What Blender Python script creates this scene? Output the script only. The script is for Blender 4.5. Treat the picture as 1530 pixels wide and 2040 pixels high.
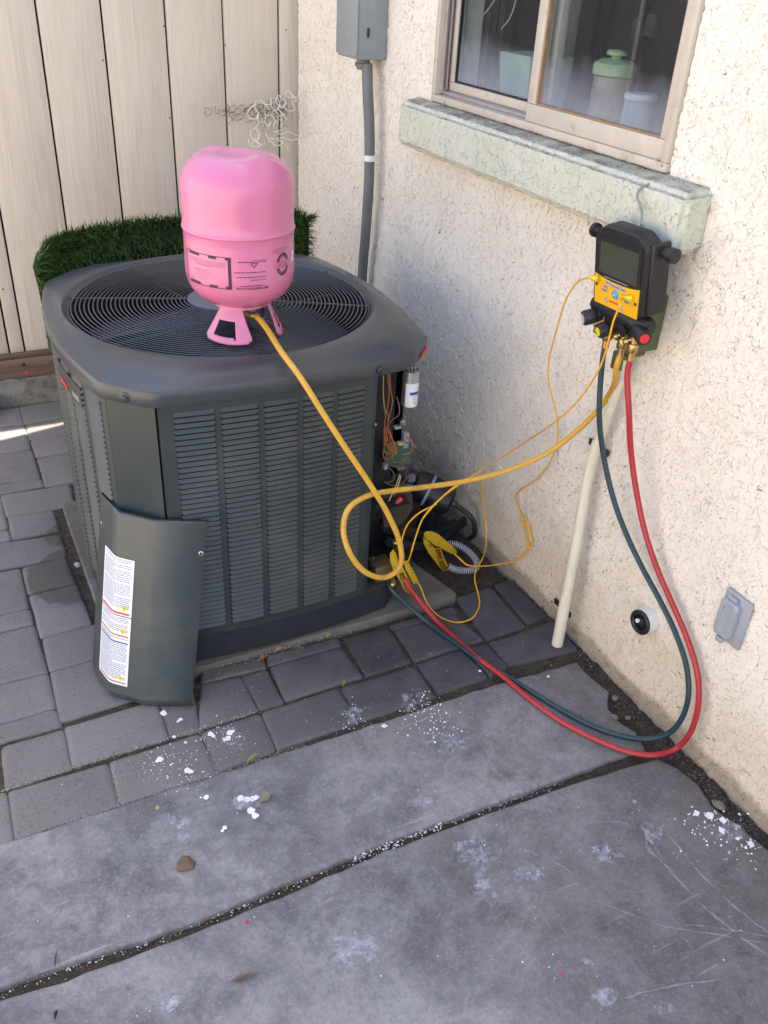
import bpy, bmesh, math, random
import numpy as np
from mathutils import Vector, Matrix
random.seed(7); rng = np.random.default_rng(7)
for o in list(bpy.data.objects): bpy.data.objects.remove(o)
C = bpy.context.scene.collection
scene = bpy.context.scene
# ------------------------------------------------------------------ camera
YAW, PITCH, ROLL, FPX = 0.49813398, 0.56590033, 0.06148708, 1750.43
CAM = Vector((-1.363, 0.0, 1.55))
cy, sy, cp, sp = math.cos(YAW), math.sin(YAW), math.cos(PITCH), math.sin(PITCH)
_f = Vector((sy*cp, cy*cp, -sp)); _r = Vector((cy, -sy, 0)); _u = _r.cross(_f)
RT = math.cos(ROLL)*_r + math.sin(ROLL)*_u; UP = -math.sin(ROLL)*_r + math.cos(ROLL)*_u
cam_d = bpy.data.cameras.new('camera'); cam = bpy.data.objects.new('camera', cam_d); C.objects.link(cam)
M = Matrix((RT, UP, -_f)).transposed().to_4x4(); M.translation = CAM; cam.matrix_world = M
cam_d.sensor_fit = 'VERTICAL'; cam_d.sensor_height = 24; cam_d.lens = FPX/2040*24
cam_d.clip_start = 0.02; cam_d.clip_end = 500
scene.camera = cam
# ------------------------------------------------------------------ light
SUNV = Vector((1.0, 0.22, 1.95)).normalized()
w = bpy.data.worlds.new('World'); scene.world = w; w.use_nodes = True
nt = w.node_tree; sky = nt.nodes.new('ShaderNodeTexSky'); sky.sky_type = 'NISHITA'; sky.sun_disc = False
sky.sun_elevation = math.asin(SUNV.z); sky.sun_rotation = math.atan2(SUNV.x, SUNV.y)
sky.dust_density = 1.5
bg = nt.nodes['Background']; nt.links.new(sky.outputs[0], bg.inputs[0]); bg.inputs[1].default_value = 0.13
sd = bpy.data.lights.new('sun', 'SUN'); sd.energy = 4.2; sd.angle = math.radians(0.53); sd.color = (1.0, 0.93, 0.83)
sun = bpy.data.objects.new('sun', sd); C.objects.link(sun); sun.rotation_euler = SUNV.to_track_quat('Z', 'Y').to_euler()
scene.view_settings.view_transform = 'Standard'; scene.view_settings.look = 'None'
scene.view_settings.gamma = 1; scene.view_settings.use_curve_mapping = False
scene.view_settings.exposure = 2.45
try:
    scene.view_settings.use_white_balance = True
    scene.view_settings.white_balance_temperature = 7700; scene.view_settings.white_balance_tint = 14
except Exception: pass
scene.cycles.max_bounces = 8; scene.cycles.transparent_max_bounces = 12

# ------------------------------------------------------------------ points measured in the place
def _ray(x, y): return RT*((x-765)/FPX) + UP*(-(y-1020)/FPX) + _f
def G(x, y, z=0.0):
    d = _ray(x, y); return CAM + d*((z-CAM.z)/d.z)
def WX(x, y, X=0.0):
    d = _ray(x, y); return CAM + d*((X-CAM.x)/d.x)
def PY(x, y, Y):
    d = _ray(x, y); return CAM + d*((Y-CAM.y)/d.y)

# ------------------------------------------------------------------ mesh helpers
class MB:
    def __init__(s): s.v=[]; s.f=[]
    def add(s, vs, fs):
        n=len(s.v); s.v += [Vector(p) for p in vs]; s.f += [tuple(i+n for i in f) for f in fs]; return s
    def box(s, a, b, M=None):
        x0,y0,z0=a; x1,y1,z1=b
        vs=[Vector(p) for p in ((x0,y0,z0),(x1,y0,z0),(x1,y1,z0),(x0,y1,z0),(x0,y0,z1),(x1,y0,z1),(x1,y1,z1),(x0,y1,z1))]
        if M is not None: vs=[M@p for p in vs]
        return s.add(vs, [(0,3,2,1),(4,5,6,7),(0,1,5,4),(1,2,6,5),(2,3,7,6),(3,0,4,7)])
    def bbox(s, a, b, r=.003, M=None, seg=2):
        bm=bmesh.new(); t=MB().box(a,b); vs=[bm.verts.new(p) for p in t.v]
        for f in t.f: bm.faces.new([vs[i] for i in f])
        bmesh.ops.bevel(bm, geom=bm.edges[:], offset=r, segments=seg, affect='EDGES', profile=.5)
        bm.verts.ensure_lookup_table()
        vs=[(M@v.co if M is not None else v.co.copy()) for v in bm.verts]; bm.verts.index_update()
        fs=[tuple(v.index for v in f.verts) for f in bm.faces]; bm.free(); return s.add(vs,fs)
    def quad(s,*p): return s.add(p,[tuple(range(len(p)))])
    def tube(s, pts, r, n=8, cap=True, closed=False):
        P=[Vector(p) for p in pts]; m=len(P)
        if isinstance(r,(int,float)): r=[r]*m
        T=[]
        for i in range(m):
            a=P[(i-1)%m] if closed or i>0 else P[0]; b=P[(i+1)%m] if closed or i<m-1 else P[-1]
            T.append((b-a).normalized() if (b-a).length>1e-9 else Vector((0,0,1)))
        up=Vector((0,0,1)) if abs(T[0].z)<.9 else Vector((1,0,0))
        N=(up-T[0]*up.dot(T[0])).normalized(); vs=[]
        for i in range(m):
            N=(N-T[i]*N.dot(T[i])); N=N.normalized() if N.length>1e-6 else T[i].orthogonal().normalized()
            B=T[i].cross(N)
            for k in range(n):
                a=2*math.pi*k/n; vs.append(P[i]+(N*math.cos(a)+B*math.sin(a))*r[i])
        fs=[]
        for i in range(m if closed else m-1):
            j=(i+1)%m
            for k in range(n): fs.append((i*n+k,i*n+(k+1)%n,j*n+(k+1)%n,j*n+k))
        if cap and not closed: fs.append(tuple(range(n-1,-1,-1))); fs.append(tuple((m-1)*n+k for k in range(n)))
        return s.add(vs,fs)
    def lathe(s, prof, c, ax=(0,0,1), n=32, caps=True):
        ax=Vector(ax).normalized(); u=ax.orthogonal().normalized(); v=ax.cross(u); c=Vector(c); vs=[]
        for r,h in prof:
            for k in range(n):
                a=2*math.pi*k/n; vs.append(c+ax*h+(u*math.cos(a)+v*math.sin(a))*max(r,1e-5))
        m=len(prof); fs=[(i*n+k,i*n+(k+1)%n,(i+1)*n+(k+1)%n,(i+1)*n+k) for i in range(m-1) for k in range(n)]
        if caps: fs.append(tuple(range(n-1,-1,-1))); fs.append(tuple((m-1)*n+k for k in range(n)))
        return s.add(vs,fs)
    def prism(s, pts, d):        # polygon pts (3D) extruded by vector d
        n=len(pts); P=[Vector(p) for p in pts]; d=Vector(d)
        return s.add(P+[p+d for p in P],[tuple(range(n-1,-1,-1)),tuple(range(n,2*n))]+[(i,(i+1)%n,(i+1)%n+n,i+n) for i in range(n)])
def spline(pts, n=8):
    P=[Vector(p) for p in pts]; P=[2*P[0]-P[1]]+P+[2*P[-1]-P[-2]]; out=[]
    for i in range(1,len(P)-2):
        a,b,c,d=P[i-1:i+3]; d1=max((b-a).length,1e-4)**.5; d2=max((c-b).length,1e-4)**.5; d3=max((d-c).length,1e-4)**.5
        m1=(c-b)+ ((b-a)/d1-(c-a)/(d1+d2))*d2; m2=(c-b)+((d-c)/d3-(d-b)/(d2+d3))*d2
        for k in range(n):
            t=k/n; out.append((2*t**3-3*t**2+1)*b+(t**3-2*t**2+t)*m1+(-2*t**3+3*t**2)*c+(t**3-t**2)*m2)
    out.append(P[-2]); return out
ORG={}
def root(name, loc, label=None, cat=None, group=None, kind=None):
    o=bpy.data.objects.new(name,None); C.objects.link(o); o.location=loc; o.empty_display_size=.05; ORG[o]=Vector(loc)
    if label: o['label']=label
    if cat: o['category']=cat
    if group: o['group']=group
    if kind: o['kind']=kind
    return o
def mesh_of(mb, org, smooth=35):
    me=bpy.data.meshes.new('mesh'); me.from_pydata([tuple(p-org) for p in mb.v],[],mb.f); me.update()
    if smooth:
        me.shade_smooth()
        try: me.set_sharp_from_angle(angle=math.radians(smooth))
        except Exception: pass
    return me
def obj(name, mb, m, parent=None, label=None, cat=None, group=None, kind=None, smooth=35, fix=True):
    if parent is not None: org=ORG[parent]
    else:
        xs=[p.x for p in mb.v]; ys=[p.y for p in mb.v]; zs=[p.z for p in mb.v]
        org=Vector(((min(xs)+max(xs))/2,(min(ys)+max(ys))/2,min(zs)))
    me=mesh_of(mb,org,smooth); me.materials.append(m)
    if fix:
        bm=bmesh.new(); bm.from_mesh(me); bmesh.ops.recalc_face_normals(bm,faces=bm.faces); bm.to_mesh(me); bm.free()
        if smooth:
            try: me.set_sharp_from_angle(angle=math.radians(smooth))
            except Exception: pass
    o=bpy.data.objects.new(name,me); C.objects.link(o)
    if parent is not None: o.parent=parent
    else: o.location=org
    ORG[o]=org
    if label: o['label']=label
    if cat: o['category']=cat
    if group: o['group']=group
    if kind: o['kind']=kind
    return o
def inst(name, me, parent, loc, rotz=0.0):   # piece sharing mesh data; loc in world
    o=bpy.data.objects.new(name,me); C.objects.link(o); o.parent=parent; o.location=Vector(loc)-ORG[parent]; o.rotation_euler=(0,0,rotz); return o
def text_mb(txt, size=1.0, bold=0.0):
    cu=bpy.data.curves.new('t','FONT'); cu.body=txt; cu.size=size; cu.align_x='CENTER'; cu.align_y='CENTER'; cu.offset=bold; cu.resolution_u=2
    ob=bpy.data.objects.new('t',cu); C.objects.link(ob); bpy.context.view_layer.update()
    me=bpy.data.meshes.new_from_object(ob.evaluated_get(bpy.context.evaluated_depsgraph_get()))
    mb=MB().add([v.co.copy() for v in me.vertices],[tuple(p.vertices) for p in me.polygons])
    bpy.data.objects.remove(ob); bpy.data.curves.remove(cu); bpy.data.meshes.remove(me); return mb

# ------------------------------------------------------------------ materials
class NT:
    def __init__(s,name):
        s.m=bpy.data.materials.new(name); s.m.use_nodes=True; s.t=s.m.node_tree; s.b=s.t.nodes['Principled BSDF']; s.out=s.t.nodes['Material Output']
        s.pos=s.t.nodes.new('ShaderNodeNewGeometry').outputs['Position']
    def n(s,ty,**k):
        x=s.t.nodes.new(ty)
        for a,b in k.items(): setattr(x,a,b)
        return x
    def l(s,a,b): s.t.links.new(a,b)
    def mapv(s,scale=(1,1,1),loc=(0,0,0),src=None,rot=(0,0,0)):
        m=s.n('ShaderNodeMapping'); s.l(src or s.pos,m.inputs[0]); m.inputs['Scale'].default_value=scale; m.inputs['Location'].default_value=loc; m.inputs['Rotation'].default_value=rot; return m.outputs[0]
    def noise(s,scale,detail=4,rough=.55,dist=0,src=None):
        x=s.n('ShaderNodeTexNoise'); s.l(src or s.pos,x.inputs['Vector']); x.inputs['Scale'].default_value=scale; x.inputs['Detail'].default_value=detail
        x.inputs['Roughness'].default_value=rough; x.inputs['Distortion'].default_value=dist; return x.outputs[0]
    def ramp(s,src,a,b,ca=(0,0,0,1),cb=(1,1,1,1)):
        x=s.n('ShaderNodeValToRGB'); s.l(src,x.inputs[0]); e=x.color_ramp.elements; e[0].position=a; e[1].position=b; e[0].color=ca; e[1].color=cb; return x.outputs[0]
    def mix(s,f,a,b,mode='MIX'):
        x=s.n('ShaderNodeMix',data_type='RGBA',blend_type=mode)
        for i,v in ((0,f),(6,a),(7,b)):
            if isinstance(v,(int,float)): x.inputs[i].default_value=v
            elif isinstance(v,tuple): x.inputs[i].default_value=(*v[:3],1)
            else: s.l(v,x.inputs[i])
        return x.outputs[2]
    def math(s,op,a,b=0.0,c=None):
        x=s.n('ShaderNodeMath',operation=op)
        for i,v in enumerate((a,b,c)):
            if v is None: continue
            if isinstance(v,(int,float)): x.inputs[i].default_value=v
            else: s.l(v,x.inputs[i])
        return x.outputs[0]
    def bump(s,h,st=.3,d=.001,nrm=None):
        x=s.n('ShaderNodeBump'); x.inputs['Strength'].default_value=st; x.inputs['Distance'].default_value=d; s.l(h,x.inputs['Height'])
        if nrm is not None: s.l(nrm,x.inputs['Normal'])
        s.l(x.outputs[0],s.b.inputs['Normal']); return x.outputs[0]
    def base(s,c):
        if isinstance(c,tuple): s.b.inputs['Base Color'].default_value=(*c[:3],1)
        else: s.l(c,s.b.inputs['Base Color'])
    def rough(s,r):
        if isinstance(r,(int,float)): s.b.inputs['Roughness'].default_value=r
        else: s.l(r,s.b.inputs['Roughness'])
def simple(name,col,rough=.5,metal=0,var=.12,vs=30,bump=0,bs=200,coat=0,dirt=None,dirt_s=12,dirt_a=.5,dirt_b=.75):
    t=NT(name); c2=tuple(min(1,c*(1+var)) for c in col); c1=tuple(c*(1-var) for c in col)
    c=t.mix(t.ramp(t.noise(vs,5),.3,.7),c1,c2)
    if dirt: c=t.mix(t.ramp(t.noise(dirt_s,6,.65),dirt_a,dirt_b),c,dirt)
    t.base(c); t.rough(t.ramp(t.noise(vs*1.7,4),.2,.8,(rough*.85,)*3+(1,),(min(1,rough*1.18),)*3+(1,)))
    t.b.inputs['Metallic'].default_value=metal; t.b.inputs['Coat Weight'].default_value=coat
    if bump: t.bump(t.noise(bs,4),bump,.001)
    return t.m

def stucco(name,ca,cb,amp=.0028,stain=None):
    t=NT(name)
    warp=t.noise(9,2,.5); 
    a=t.noise(40,3,.5,1.1,src=t.mapv((1,1,.72)))
    pl=t.ramp(a,.485,.505)
    b=t.noise(70,2.5,.5,.9,src=t.mapv((1,1,.8),(3,1,7)))
    pl2=t.ramp(b,.385,.405)
    big=t.noise(14,3,.5,.3)
    h=t.math('MULTIPLY',pl,t.ramp(big,.3,.6,(.35,.35,.35,1),(1,1,1,1)))
    h=t.math('ADD',t.math('MULTIPLY',h,.55),t.math('MULTIPLY',pl2,.45))
    h=t.math('ADD',h,t.math('MULTIPLY',t.noise(7,2),.5))
    fine=t.math('ADD',h,t.math('MULTIPLY',t.noise(320,3),.12))
    dn=t.n('ShaderNodeDisplacement'); dn.inputs['Scale'].default_value=amp; dn.inputs['Midlevel'].default_value=.9; t.l(fine,dn.inputs['Height']); t.l(dn.outputs[0],t.out.inputs['Displacement'])
    t.m.displacement_method='BOTH'
    col=t.mix(t.ramp(t.noise(5,5,.6),.3,.7),ca,cb)
    col=t.mix(t.math('MULTIPLY',t.ramp(t.noise(60,5,.7),.58,.8),.25),col,tuple(c*.72 for c in ca))
    if stain: col=stain(t,col)
    t.base(col); t.rough(.9); t.b.inputs['Specular IOR Level'].default_value=.25
    return t.m
def wall_stain(t,col):
    sx=t.n('ShaderNodeSeparateXYZ'); t.l(t.pos,sx.inputs[0])
    n=t.noise(6,5,.65)
    lo=t.math('SUBTRACT',t.math('ADD',sx.outputs[2],t.math('MULTIPLY',n,-.35)),-.02)
    f=t.ramp(lo,.0,.16,(1,1,1,1),(0,0,0,1))
    col=t.mix(t.math('MULTIPLY',f,.50),col,(.55,.45,.32))
    lo2=t.ramp(t.math('ADD',sx.outputs[2],t.math('MULTIPLY',n,-.06)),-.02,.02,(1,1,1,1),(0,0,0,1))
    return t.mix(t.math('MULTIPLY',lo2,.55),col,(.14,.105,.075))
STUC=stucco('stucco_cream',(.72,.665,.585),(.80,.75,.675),.0058,wall_stain)
def sill_stain(t,col):
    nz=t.n('ShaderNodeSeparateXYZ'); g=t.n('ShaderNodeNewGeometry'); t.l(g.outputs['Normal'],nz.inputs[0])
    up=t.ramp(nz.outputs[2],.55,.9); f=t.math('MULTIPLY',up,t.ramp(t.noise(18,5,.7),.30,.62))
    return t.mix(f,col,(.21,.185,.15))
SILL=stucco('stucco_green',(.50,.525,.43),(.60,.61,.53),.0042,sill_stain)

def paver_mat():
    t=NT('grey_paver'); oi=t.n('ShaderNodeObjectInfo').outputs['Random']
    base=t.mix(oi,(.110,.108,.122),(.165,.160,.168))
    sx=t.n('ShaderNodeSeparateXYZ'); t.l(t.pos,sx.inputs[0])
    # blend in the mix of the stones: darker charcoal stones by the wall, greyer ones at the left
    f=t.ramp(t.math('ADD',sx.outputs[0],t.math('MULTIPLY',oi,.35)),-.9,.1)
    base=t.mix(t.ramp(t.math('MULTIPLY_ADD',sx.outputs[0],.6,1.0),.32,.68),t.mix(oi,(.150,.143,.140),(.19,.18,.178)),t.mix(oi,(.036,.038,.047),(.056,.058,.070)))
    c=t.mix(t.math('MULTIPLY',t.ramp(t.noise(11,6,.7),.4,.75),.28),base,(.20,.19,.205)); c=t.mix(t.math('MULTIPLY',t.ramp(t.noise(4.5,5,.7),.5,.75),.4),c,(.075,.072,.07))
    c=t.mix(t.math('MULTIPLY',t.ramp(t.noise(150,4,.75),.56,.66),.75),c,(.05,.05,.052))
    c=t.mix(t.math('MULTIPLY',t.ramp(t.noise(150,3,.7,src=t.mapv((1,1,1),(4,4,4))),.66,.74),.35),c,(.45,.43,.42))
    # wet patch beside the pad: a stain with its own outline
    dry=None
    d=t.n('ShaderNodeVectorMath',operation='DISTANCE'); m=t.mapv((1,1,1),(0,0,0)); t.l(m,d.inputs[0]); d.inputs[1].default_value=(-1.165,2.19,0)
    d2=t.n('ShaderNodeVectorMath',operation='DISTANCE'); t.l(m,d2.inputs[0]); d2.inputs[1].default_value=(-1.14,2.40,0)
    n=t.math('MULTIPLY',t.math('SUBTRACT',t.noise(14,3),.5),.10)
    w1=t.ramp(t.math('ADD',d.outputs['Value'],n),.135,.145,(1,1,1,1),(0,0,0,1)); w2=t.ramp(t.math('ADD',d2.outputs['Value'],n),.075,.085,(1,1,1,1),(0,0,0,1))
    wet=t.math('MAXIMUM',w1,w2)
    c=t.mix(t.math('MULTIPLY',wet,.75),c,(.055,.046,.040)); t.base(c)
    t.rough(t.mix(wet,(.78,.78,.78),(.5,.5,.5)))
    h=t.math('ADD',t.math('MULTIPLY',t.noise(200,5,.75),.6),t.math('MULTIPLY',t.noise(30,5),1.4)); t.bump(h,.85,.0018); return t.m
PAVER=paver_mat()
def slab_mat():
    t=NT('worn_concrete')
    a=t.ramp(t.noise(2.6,7,.66,.4),.42,.60); b=t.ramp(t.noise(13,7,.75,.2),.46,.62); 
    c=t.mix(a,(.115,.115,.125),(.285,.283,.295)); c=t.mix(t.math('MULTIPLY',b,.5),c,(.32,.32,.345))
    dk=t.ramp(t.noise(5.5,9,.78,.3,src=t.mapv((1,1,1),(9,2,1))),.52,.64); c=t.mix(t.math('MULTIPLY',dk,.8),c,(.082,.081,.088))
    sp=t.ramp(t.noise(46,4,.7,.3),.60,.70); c=t.mix(t.math('MULTIPLY',sp,.5),c,(.095,.094,.105))
    wsp=t.ramp(t.noise(95,4,.75,.3,src=t.mapv((1,1,1),(2,8,1))),.66,.73); c=t.mix(t.math('MULTIPLY',wsp,.55),c,(.55,.56,.62))
    sx=t.n('ShaderNodeSeparateXYZ'); t.l(t.pos,sx.inputs[0])
    # the near slab is grimier towards the wall: a broad blotchy stain with round spots and chalky wear in it
    dg=t.math('ADD',t.math('MULTIPLY_ADD',sx.outputs[0],.45,.62),t.math('MULTIPLY',sx.outputs[1],-.42)); dg=t.ramp(t.math('ADD',dg,t.math('MULTIPLY',t.noise(4,6,.7),.45)),.22,.62)
    c=t.mix(t.math('MULTIPLY',dg,.68),c,(.080,.080,.088))
    spots=t.ramp(t.noise(34,3,.5,.0),.57,.64); c=t.mix(t.math('MULTIPLY',t.math('MULTIPLY',spots,dg),.7),c,(.062,.062,.070))
    chalk=t.ramp(t.noise(26,9,.82,.3,src=t.mapv((1,1,1),(1,6,2))),.53,.70); c=t.mix(t.math('MULTIPLY',t.math('MULTIPLY',chalk,dg),.6),c,(.36,.36,.42))
    # brownish silt near the house wall
    br=t.math('MULTIPLY',t.ramp(t.math('ADD',sx.outputs[0],t.math('MULTIPLY',t.noise(5,5),.55)),-.05,.22),.6); c=t.mix(br,c,(.150,.128,.112))
    sil=t.ramp(t.noise(3.1,5,.6,src=t.mapv((1,1,1),(5,5,3))),.56,.68); c=t.mix(t.math('MULTIPLY',sil,.35),c,(.225,.205,.19))
    fm=t.ramp(t.noise(75,9,.82,.2,src=t.mapv((1,1,1),(7,3,1))),.42,.62); c=t.mix(t.math('MULTIPLY',fm,.48),c,(.105,.105,.115))
    fl=t.ramp(t.noise(130,6,.8,.2,src=t.mapv((1,1,1),(1,9,1))),.52,.68); c=t.mix(t.math('MULTIPLY',fl,.42),c,(.36,.36,.39))
    # fine trowel / drag scratches
    sc=t.ramp(t.noise(60,3,.6,0,src=t.mapv((.06,1,1),(0,0,0),rot=(0,0,.75))),.665,.70); c=t.mix(t.math('MULTIPLY',sc,.25),c,(.42,.42,.46))
    t.base(c); t.rough(t.ramp(t.noise(20,5),.3,.7,(.52,)*3+(1,),(.78,)*3+(1,)))
    t.bump(t.math('ADD',t.noise(120,5,.7),t.math('MULTIPLY',t.noise(9,4),2)),.35,.0012); return t.m
SLAB=slab_mat()
def soil_mat():
    t=NT('dark_soil'); c=t.mix(t.ramp(t.noise(60,6,.7),.35,.65),(.028,.021,.015),(.078,.058,.042)); c=t.mix(t.ramp(t.noise(400,2),.66,.72),c,(.35,.32,.28))
    sx=t.n('ShaderNodeSeparateXYZ'); t.l(t.pos,sx.inputs[0]); far=t.ramp(t.math('MULTIPLY',sx.outputs[0],-.25),.55,.7); c=t.mix(far,c,(.36,.31,.25))
    t.base(c); t.rough(.95); t.bump(t.math('ADD',t.noise(180,5,.75),t.math('MULTIPLY',t.noise(40,4),2)),.9,.006); return t.m
SOIL=soil_mat()
def wood_paint(name,c1,c2,axis='z'):
    t=NT(name); oi=t.n('ShaderNodeObjectInfo').outputs['Random']
    off=t.n('ShaderNodeCombineXYZ'); t.l(t.math('MULTIPLY',oi,37),off.inputs[0]); t.l(t.math('MULTIPLY',oi,11),off.inputs[2])
    va=t.n('ShaderNodeVectorMath',operation='ADD'); t.l(t.pos,va.inputs[0]); t.l(off.outputs[0],va.inputs[1])
    g=t.noise(22,5,.6,2.2,src=t.mapv((1,1,.07),src=va.outputs[0])); g2=t.noise(160,4,.65,.5,src=t.mapv((1,1,.035),src=va.outputs[0]))
    c=t.mix(t.ramp(g,.3,.7),c1,c2); c=t.mix(t.math('MULTIPLY',t.ramp(g2,.56,.70),.20),c,tuple(x*.62 for x in c1))
    c=t.mix(t.math('MULTIPLY',t.ramp(t.noise(2.2,4),.5,.8),.3),c,tuple(x*.8 for x in c1))
    t.base(c); t.rough(.7); t.bump(t.math('ADD',t.math('MULTIPLY',g,1.8),t.math('MULTIPLY',g2,.6)),.6,.0025); return t.m
SIDING=wood_paint('beige_painted_wood',(.55,.495,.425),(.63,.57,.495))
def timber():
    t=NT('brown_timber'); g=t.noise(34,6,.6,1.4,src=t.mapv((.07,1,1))); c=t.mix(t.ramp(g,.3,.7),(.085,.050,.036),(.185,.115,.085)); t.base(c); t.rough(.8); t.bump(g,.6,.002); return t.m
TIMBER=timber()
CURB=simple('curb_concrete',(.22,.205,.18),.85,var=.25,vs=25,bump=.9,bs=60,dirt=(.08,.075,.06),dirt_s=14,dirt_a=.5,dirt_b=.7)
PADM=simple('pad_concrete',(.15,.147,.145),.8,var=.15,vs=30,bump=.4,bs=150,dirt=(.10,.082,.062),dirt_s=9,dirt_a=.4,dirt_b=.65)
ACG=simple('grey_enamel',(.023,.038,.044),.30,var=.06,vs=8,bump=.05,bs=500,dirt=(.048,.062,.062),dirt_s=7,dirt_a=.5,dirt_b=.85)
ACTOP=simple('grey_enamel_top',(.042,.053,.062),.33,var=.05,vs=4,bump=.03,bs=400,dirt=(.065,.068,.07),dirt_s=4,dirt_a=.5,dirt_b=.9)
ACL=simple('louver_enamel',(.030,.041,.045),.42,var=.08,vs=9,dirt=(.062,.068,.068),dirt_s=6)
BLACK=simple('black_plastic',(.012,.013,.016),.45,var=.2,vs=40)
DARKIN=simple('dark_inside',(.012,.013,.016),.7,var=.2)
BASEPAN=simple('base_pan',(.022,.026,.034),.5,var=.15)
WIREM=simple('grille_wire',(.055,.062,.075),.4,metal=.0,coat=.3)
HUBM=simple('hub_grey',(.085,.10,.135),.45)
BLADE=simple('fan_blade',(.055,.066,.09),.45,metal=.3)
def pink_mat():
    t=NT('pink_paint'); t.base((.61,.178,.33)); t.rough(.27); t.b.inputs['Coat Weight'].default_value=.2
    # scuffs and grime specks of the handled steel
    c=t.mix(t.math('MULTIPLY',t.ramp(t.noise(70,5,.8),.66,.74),.35),(.61,.178,.33),(.42,.16,.24)); c=t.mix(t.math('MULTIPLY',t.ramp(t.noise(18,6,.8,0,src=t.mapv((1,1,3))),.68,.75),.25),c,(.72,.42,.52)); t.base(c); return t.m
PINK=pink_mat()
INK=simple('black_ink',(.03,.012,.03),.5)
INKL=simple('faded_ink',(.30,.09,.18),.5)
BRASS=simple('brass',(.42,.30,.13),.34,metal=.9,var=.25,vs=90)
CHROME=simple('plated_steel',(.38,.38,.38),.3,metal=1)
YEL=simple('yellow_hose',(.62,.34,.045),.42,var=.07,vs=60,dirt=(.30,.19,.07),dirt_s=18,dirt_a=.52,dirt_b=.8)
YCAB=simple('yellow_cable',(.80,.40,.02),.4,var=.05)
YCLAMP=simple('yellow_plastic',(.58,.37,.02),.42,var=.08,dirt=(.25,.17,.03),dirt_s=40,dirt_a=.55,dirt_b=.8)
YDARK=simple('clamp_spring',(.16,.075,.02),.5)
TEAL=simple('teal_rubber',(.007,.042,.058),.38,var=.08)
REDH=simple('red_rubber',(.40,.022,.030),.36,var=.07)
REDP=simple('red_plastic',(.62,.03,.035),.35)
WHITE=simple('white_plastic',(.72,.72,.70),.45,var=.04)
PVC=simple('cream_pipe_paint',(.66,.62,.50),.5,var=.06,vs=15,dirt=(.45,.40,.30),dirt_s=20,dirt_a=.6,dirt_b=.85)
GREYP=simple('grey_paint_box',(.23,.265,.29),.5,var=.06,bump=.15)
GREYC=simple('grey_conduit',(.13,.135,.145),.55,var=.1)
GREYO=simple('grey_outlet_plastic',(.30,.33,.37),.45,var=.05)
OLIVE=simple('olive_paint',(.085,.115,.045),.5,var=.1)
ALU=simple('window_aluminium',(.50,.455,.39),.45,var=.06,vs=20,dirt=(.30,.25,.19),dirt_s=30,dirt_a=.58,dirt_b=.8)
ALUD=simple('window_track',(.34,.30,.29),.5,var=.1)
RUBB=simple('window_gasket',(.30,.17,.085),.6)
LBL=simple('label_paper',(.70,.74,.80),.4,var=.02)
LGREY=simple('label_print',(.22,.25,.34),.6)
ORANGEB=simple('label_orange',(.45,.13,.04),.5); REDB=simple('label_red',(.55,.08,.05),.5); BLUEB=simple('label_blue',(.03,.06,.35),.5); YELB=simple('label_yellow',(.75,.62,.02),.5)
SILV=simple('capacitor_can',(.48,.50,.52),.32,metal=.85)
CHIP=simple('paint_chip',(.78,.80,.82),.6,var=.05)
GRIT=simple('pale_grit',(.48,.46,.42),.8,var=.3,vs=300)
STONE=simple('grey_stone',(.16,.15,.145),.85,var=.2,vs=60,bump=.6,bs=150)
GAUGEY=simple('gauge_yellow',(.82,.42,.02),.4,var=.03)
BTN=simple('button_grey',(.33,.35,.42),.5); BLUED=simple('button_blue',(.04,.30,.62),.4)
COPPER=simple('copper_wire',(.42,.13,.04),.45); WBROWN=simple('brown_wire',(.19,.085,.06),.5); PCB=simple('green_board',(.03,.11,.07),.5)
WYEL=simple('cream_wire',(.5,.42,.2),.5); WGRN=simple('green_wire',(.03,.16,.07),.5); WBLUE=simple('blue_wire',(.03,.04,.25),.5); CARD=simple('brown_card',(.045,.032,.025),.8)
def lcd():
    t=NT('lcd_glass'); t.base((.055,.062,.045)); t.rough(.08); t.b.inputs['Coat Weight'].default_value=.5; return t.m
LCD=lcd()
def glass_mat():
    t=NT('window_glass'); tr=t.n('ShaderNodeBsdfTransparent'); gl=t.n('ShaderNodeBsdfGlossy'); gl.inputs['Roughness'].default_value=.015
    df=t.n('ShaderNodeBsdfDiffuse'); df.inputs[0].default_value=(.62,.66,.78,1)
    lw=t.n('ShaderNodeLayerWeight'); lw.inputs['Blend'].default_value=.5; fr=t.math('POWER',lw.outputs['Facing'],4.0)
    tr.inputs[0].default_value=(.84,.88,.90,1)
    f2=t.math('MULTIPLY_ADD',fr,.22,.02)
    sx=t.n('ShaderNodeSeparateXYZ'); t.l(t.pos,sx.inputs[0])
    ground_haze=t.ramp(t.math('ADD',sx.outputs[2],t.math('MULTIPLY_ADD',t.noise(14,5,.65),-.10,-1.0)),.17,.33,(.30,)*3+(1,),(.010,)*3+(1,))  # reflection of the ground painted as bluish haze low on the panes
    m0=t.n('ShaderNodeMixShader'); t.l(ground_haze,m0.inputs[0]); t.l(tr.outputs[0],m0.inputs[1]); t.l(df.outputs[0],m0.inputs[2])
    m=t.n('ShaderNodeMixShader'); t.l(f2,m.inputs[0]); t.l(m0.outputs[0],m.inputs[1]); t.l(gl.outputs[0],m.inputs[2]); t.l(m.outputs[0],t.out.inputs[0]); return t.m
GLASS=glass_mat()
def grass_mat():
    t=NT('turf_green'); oi=t.noise(90,3); c=t.mix(t.ramp(oi,.3,.7),(.020,.065,.013),(.07,.16,.035)); c=t.mix(t.ramp(t.noise(300,2),.6,.7),c,(.16,.20,.06)); t.base(c); t.rough(.5); return t.m
TURF=grass_mat()
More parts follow.
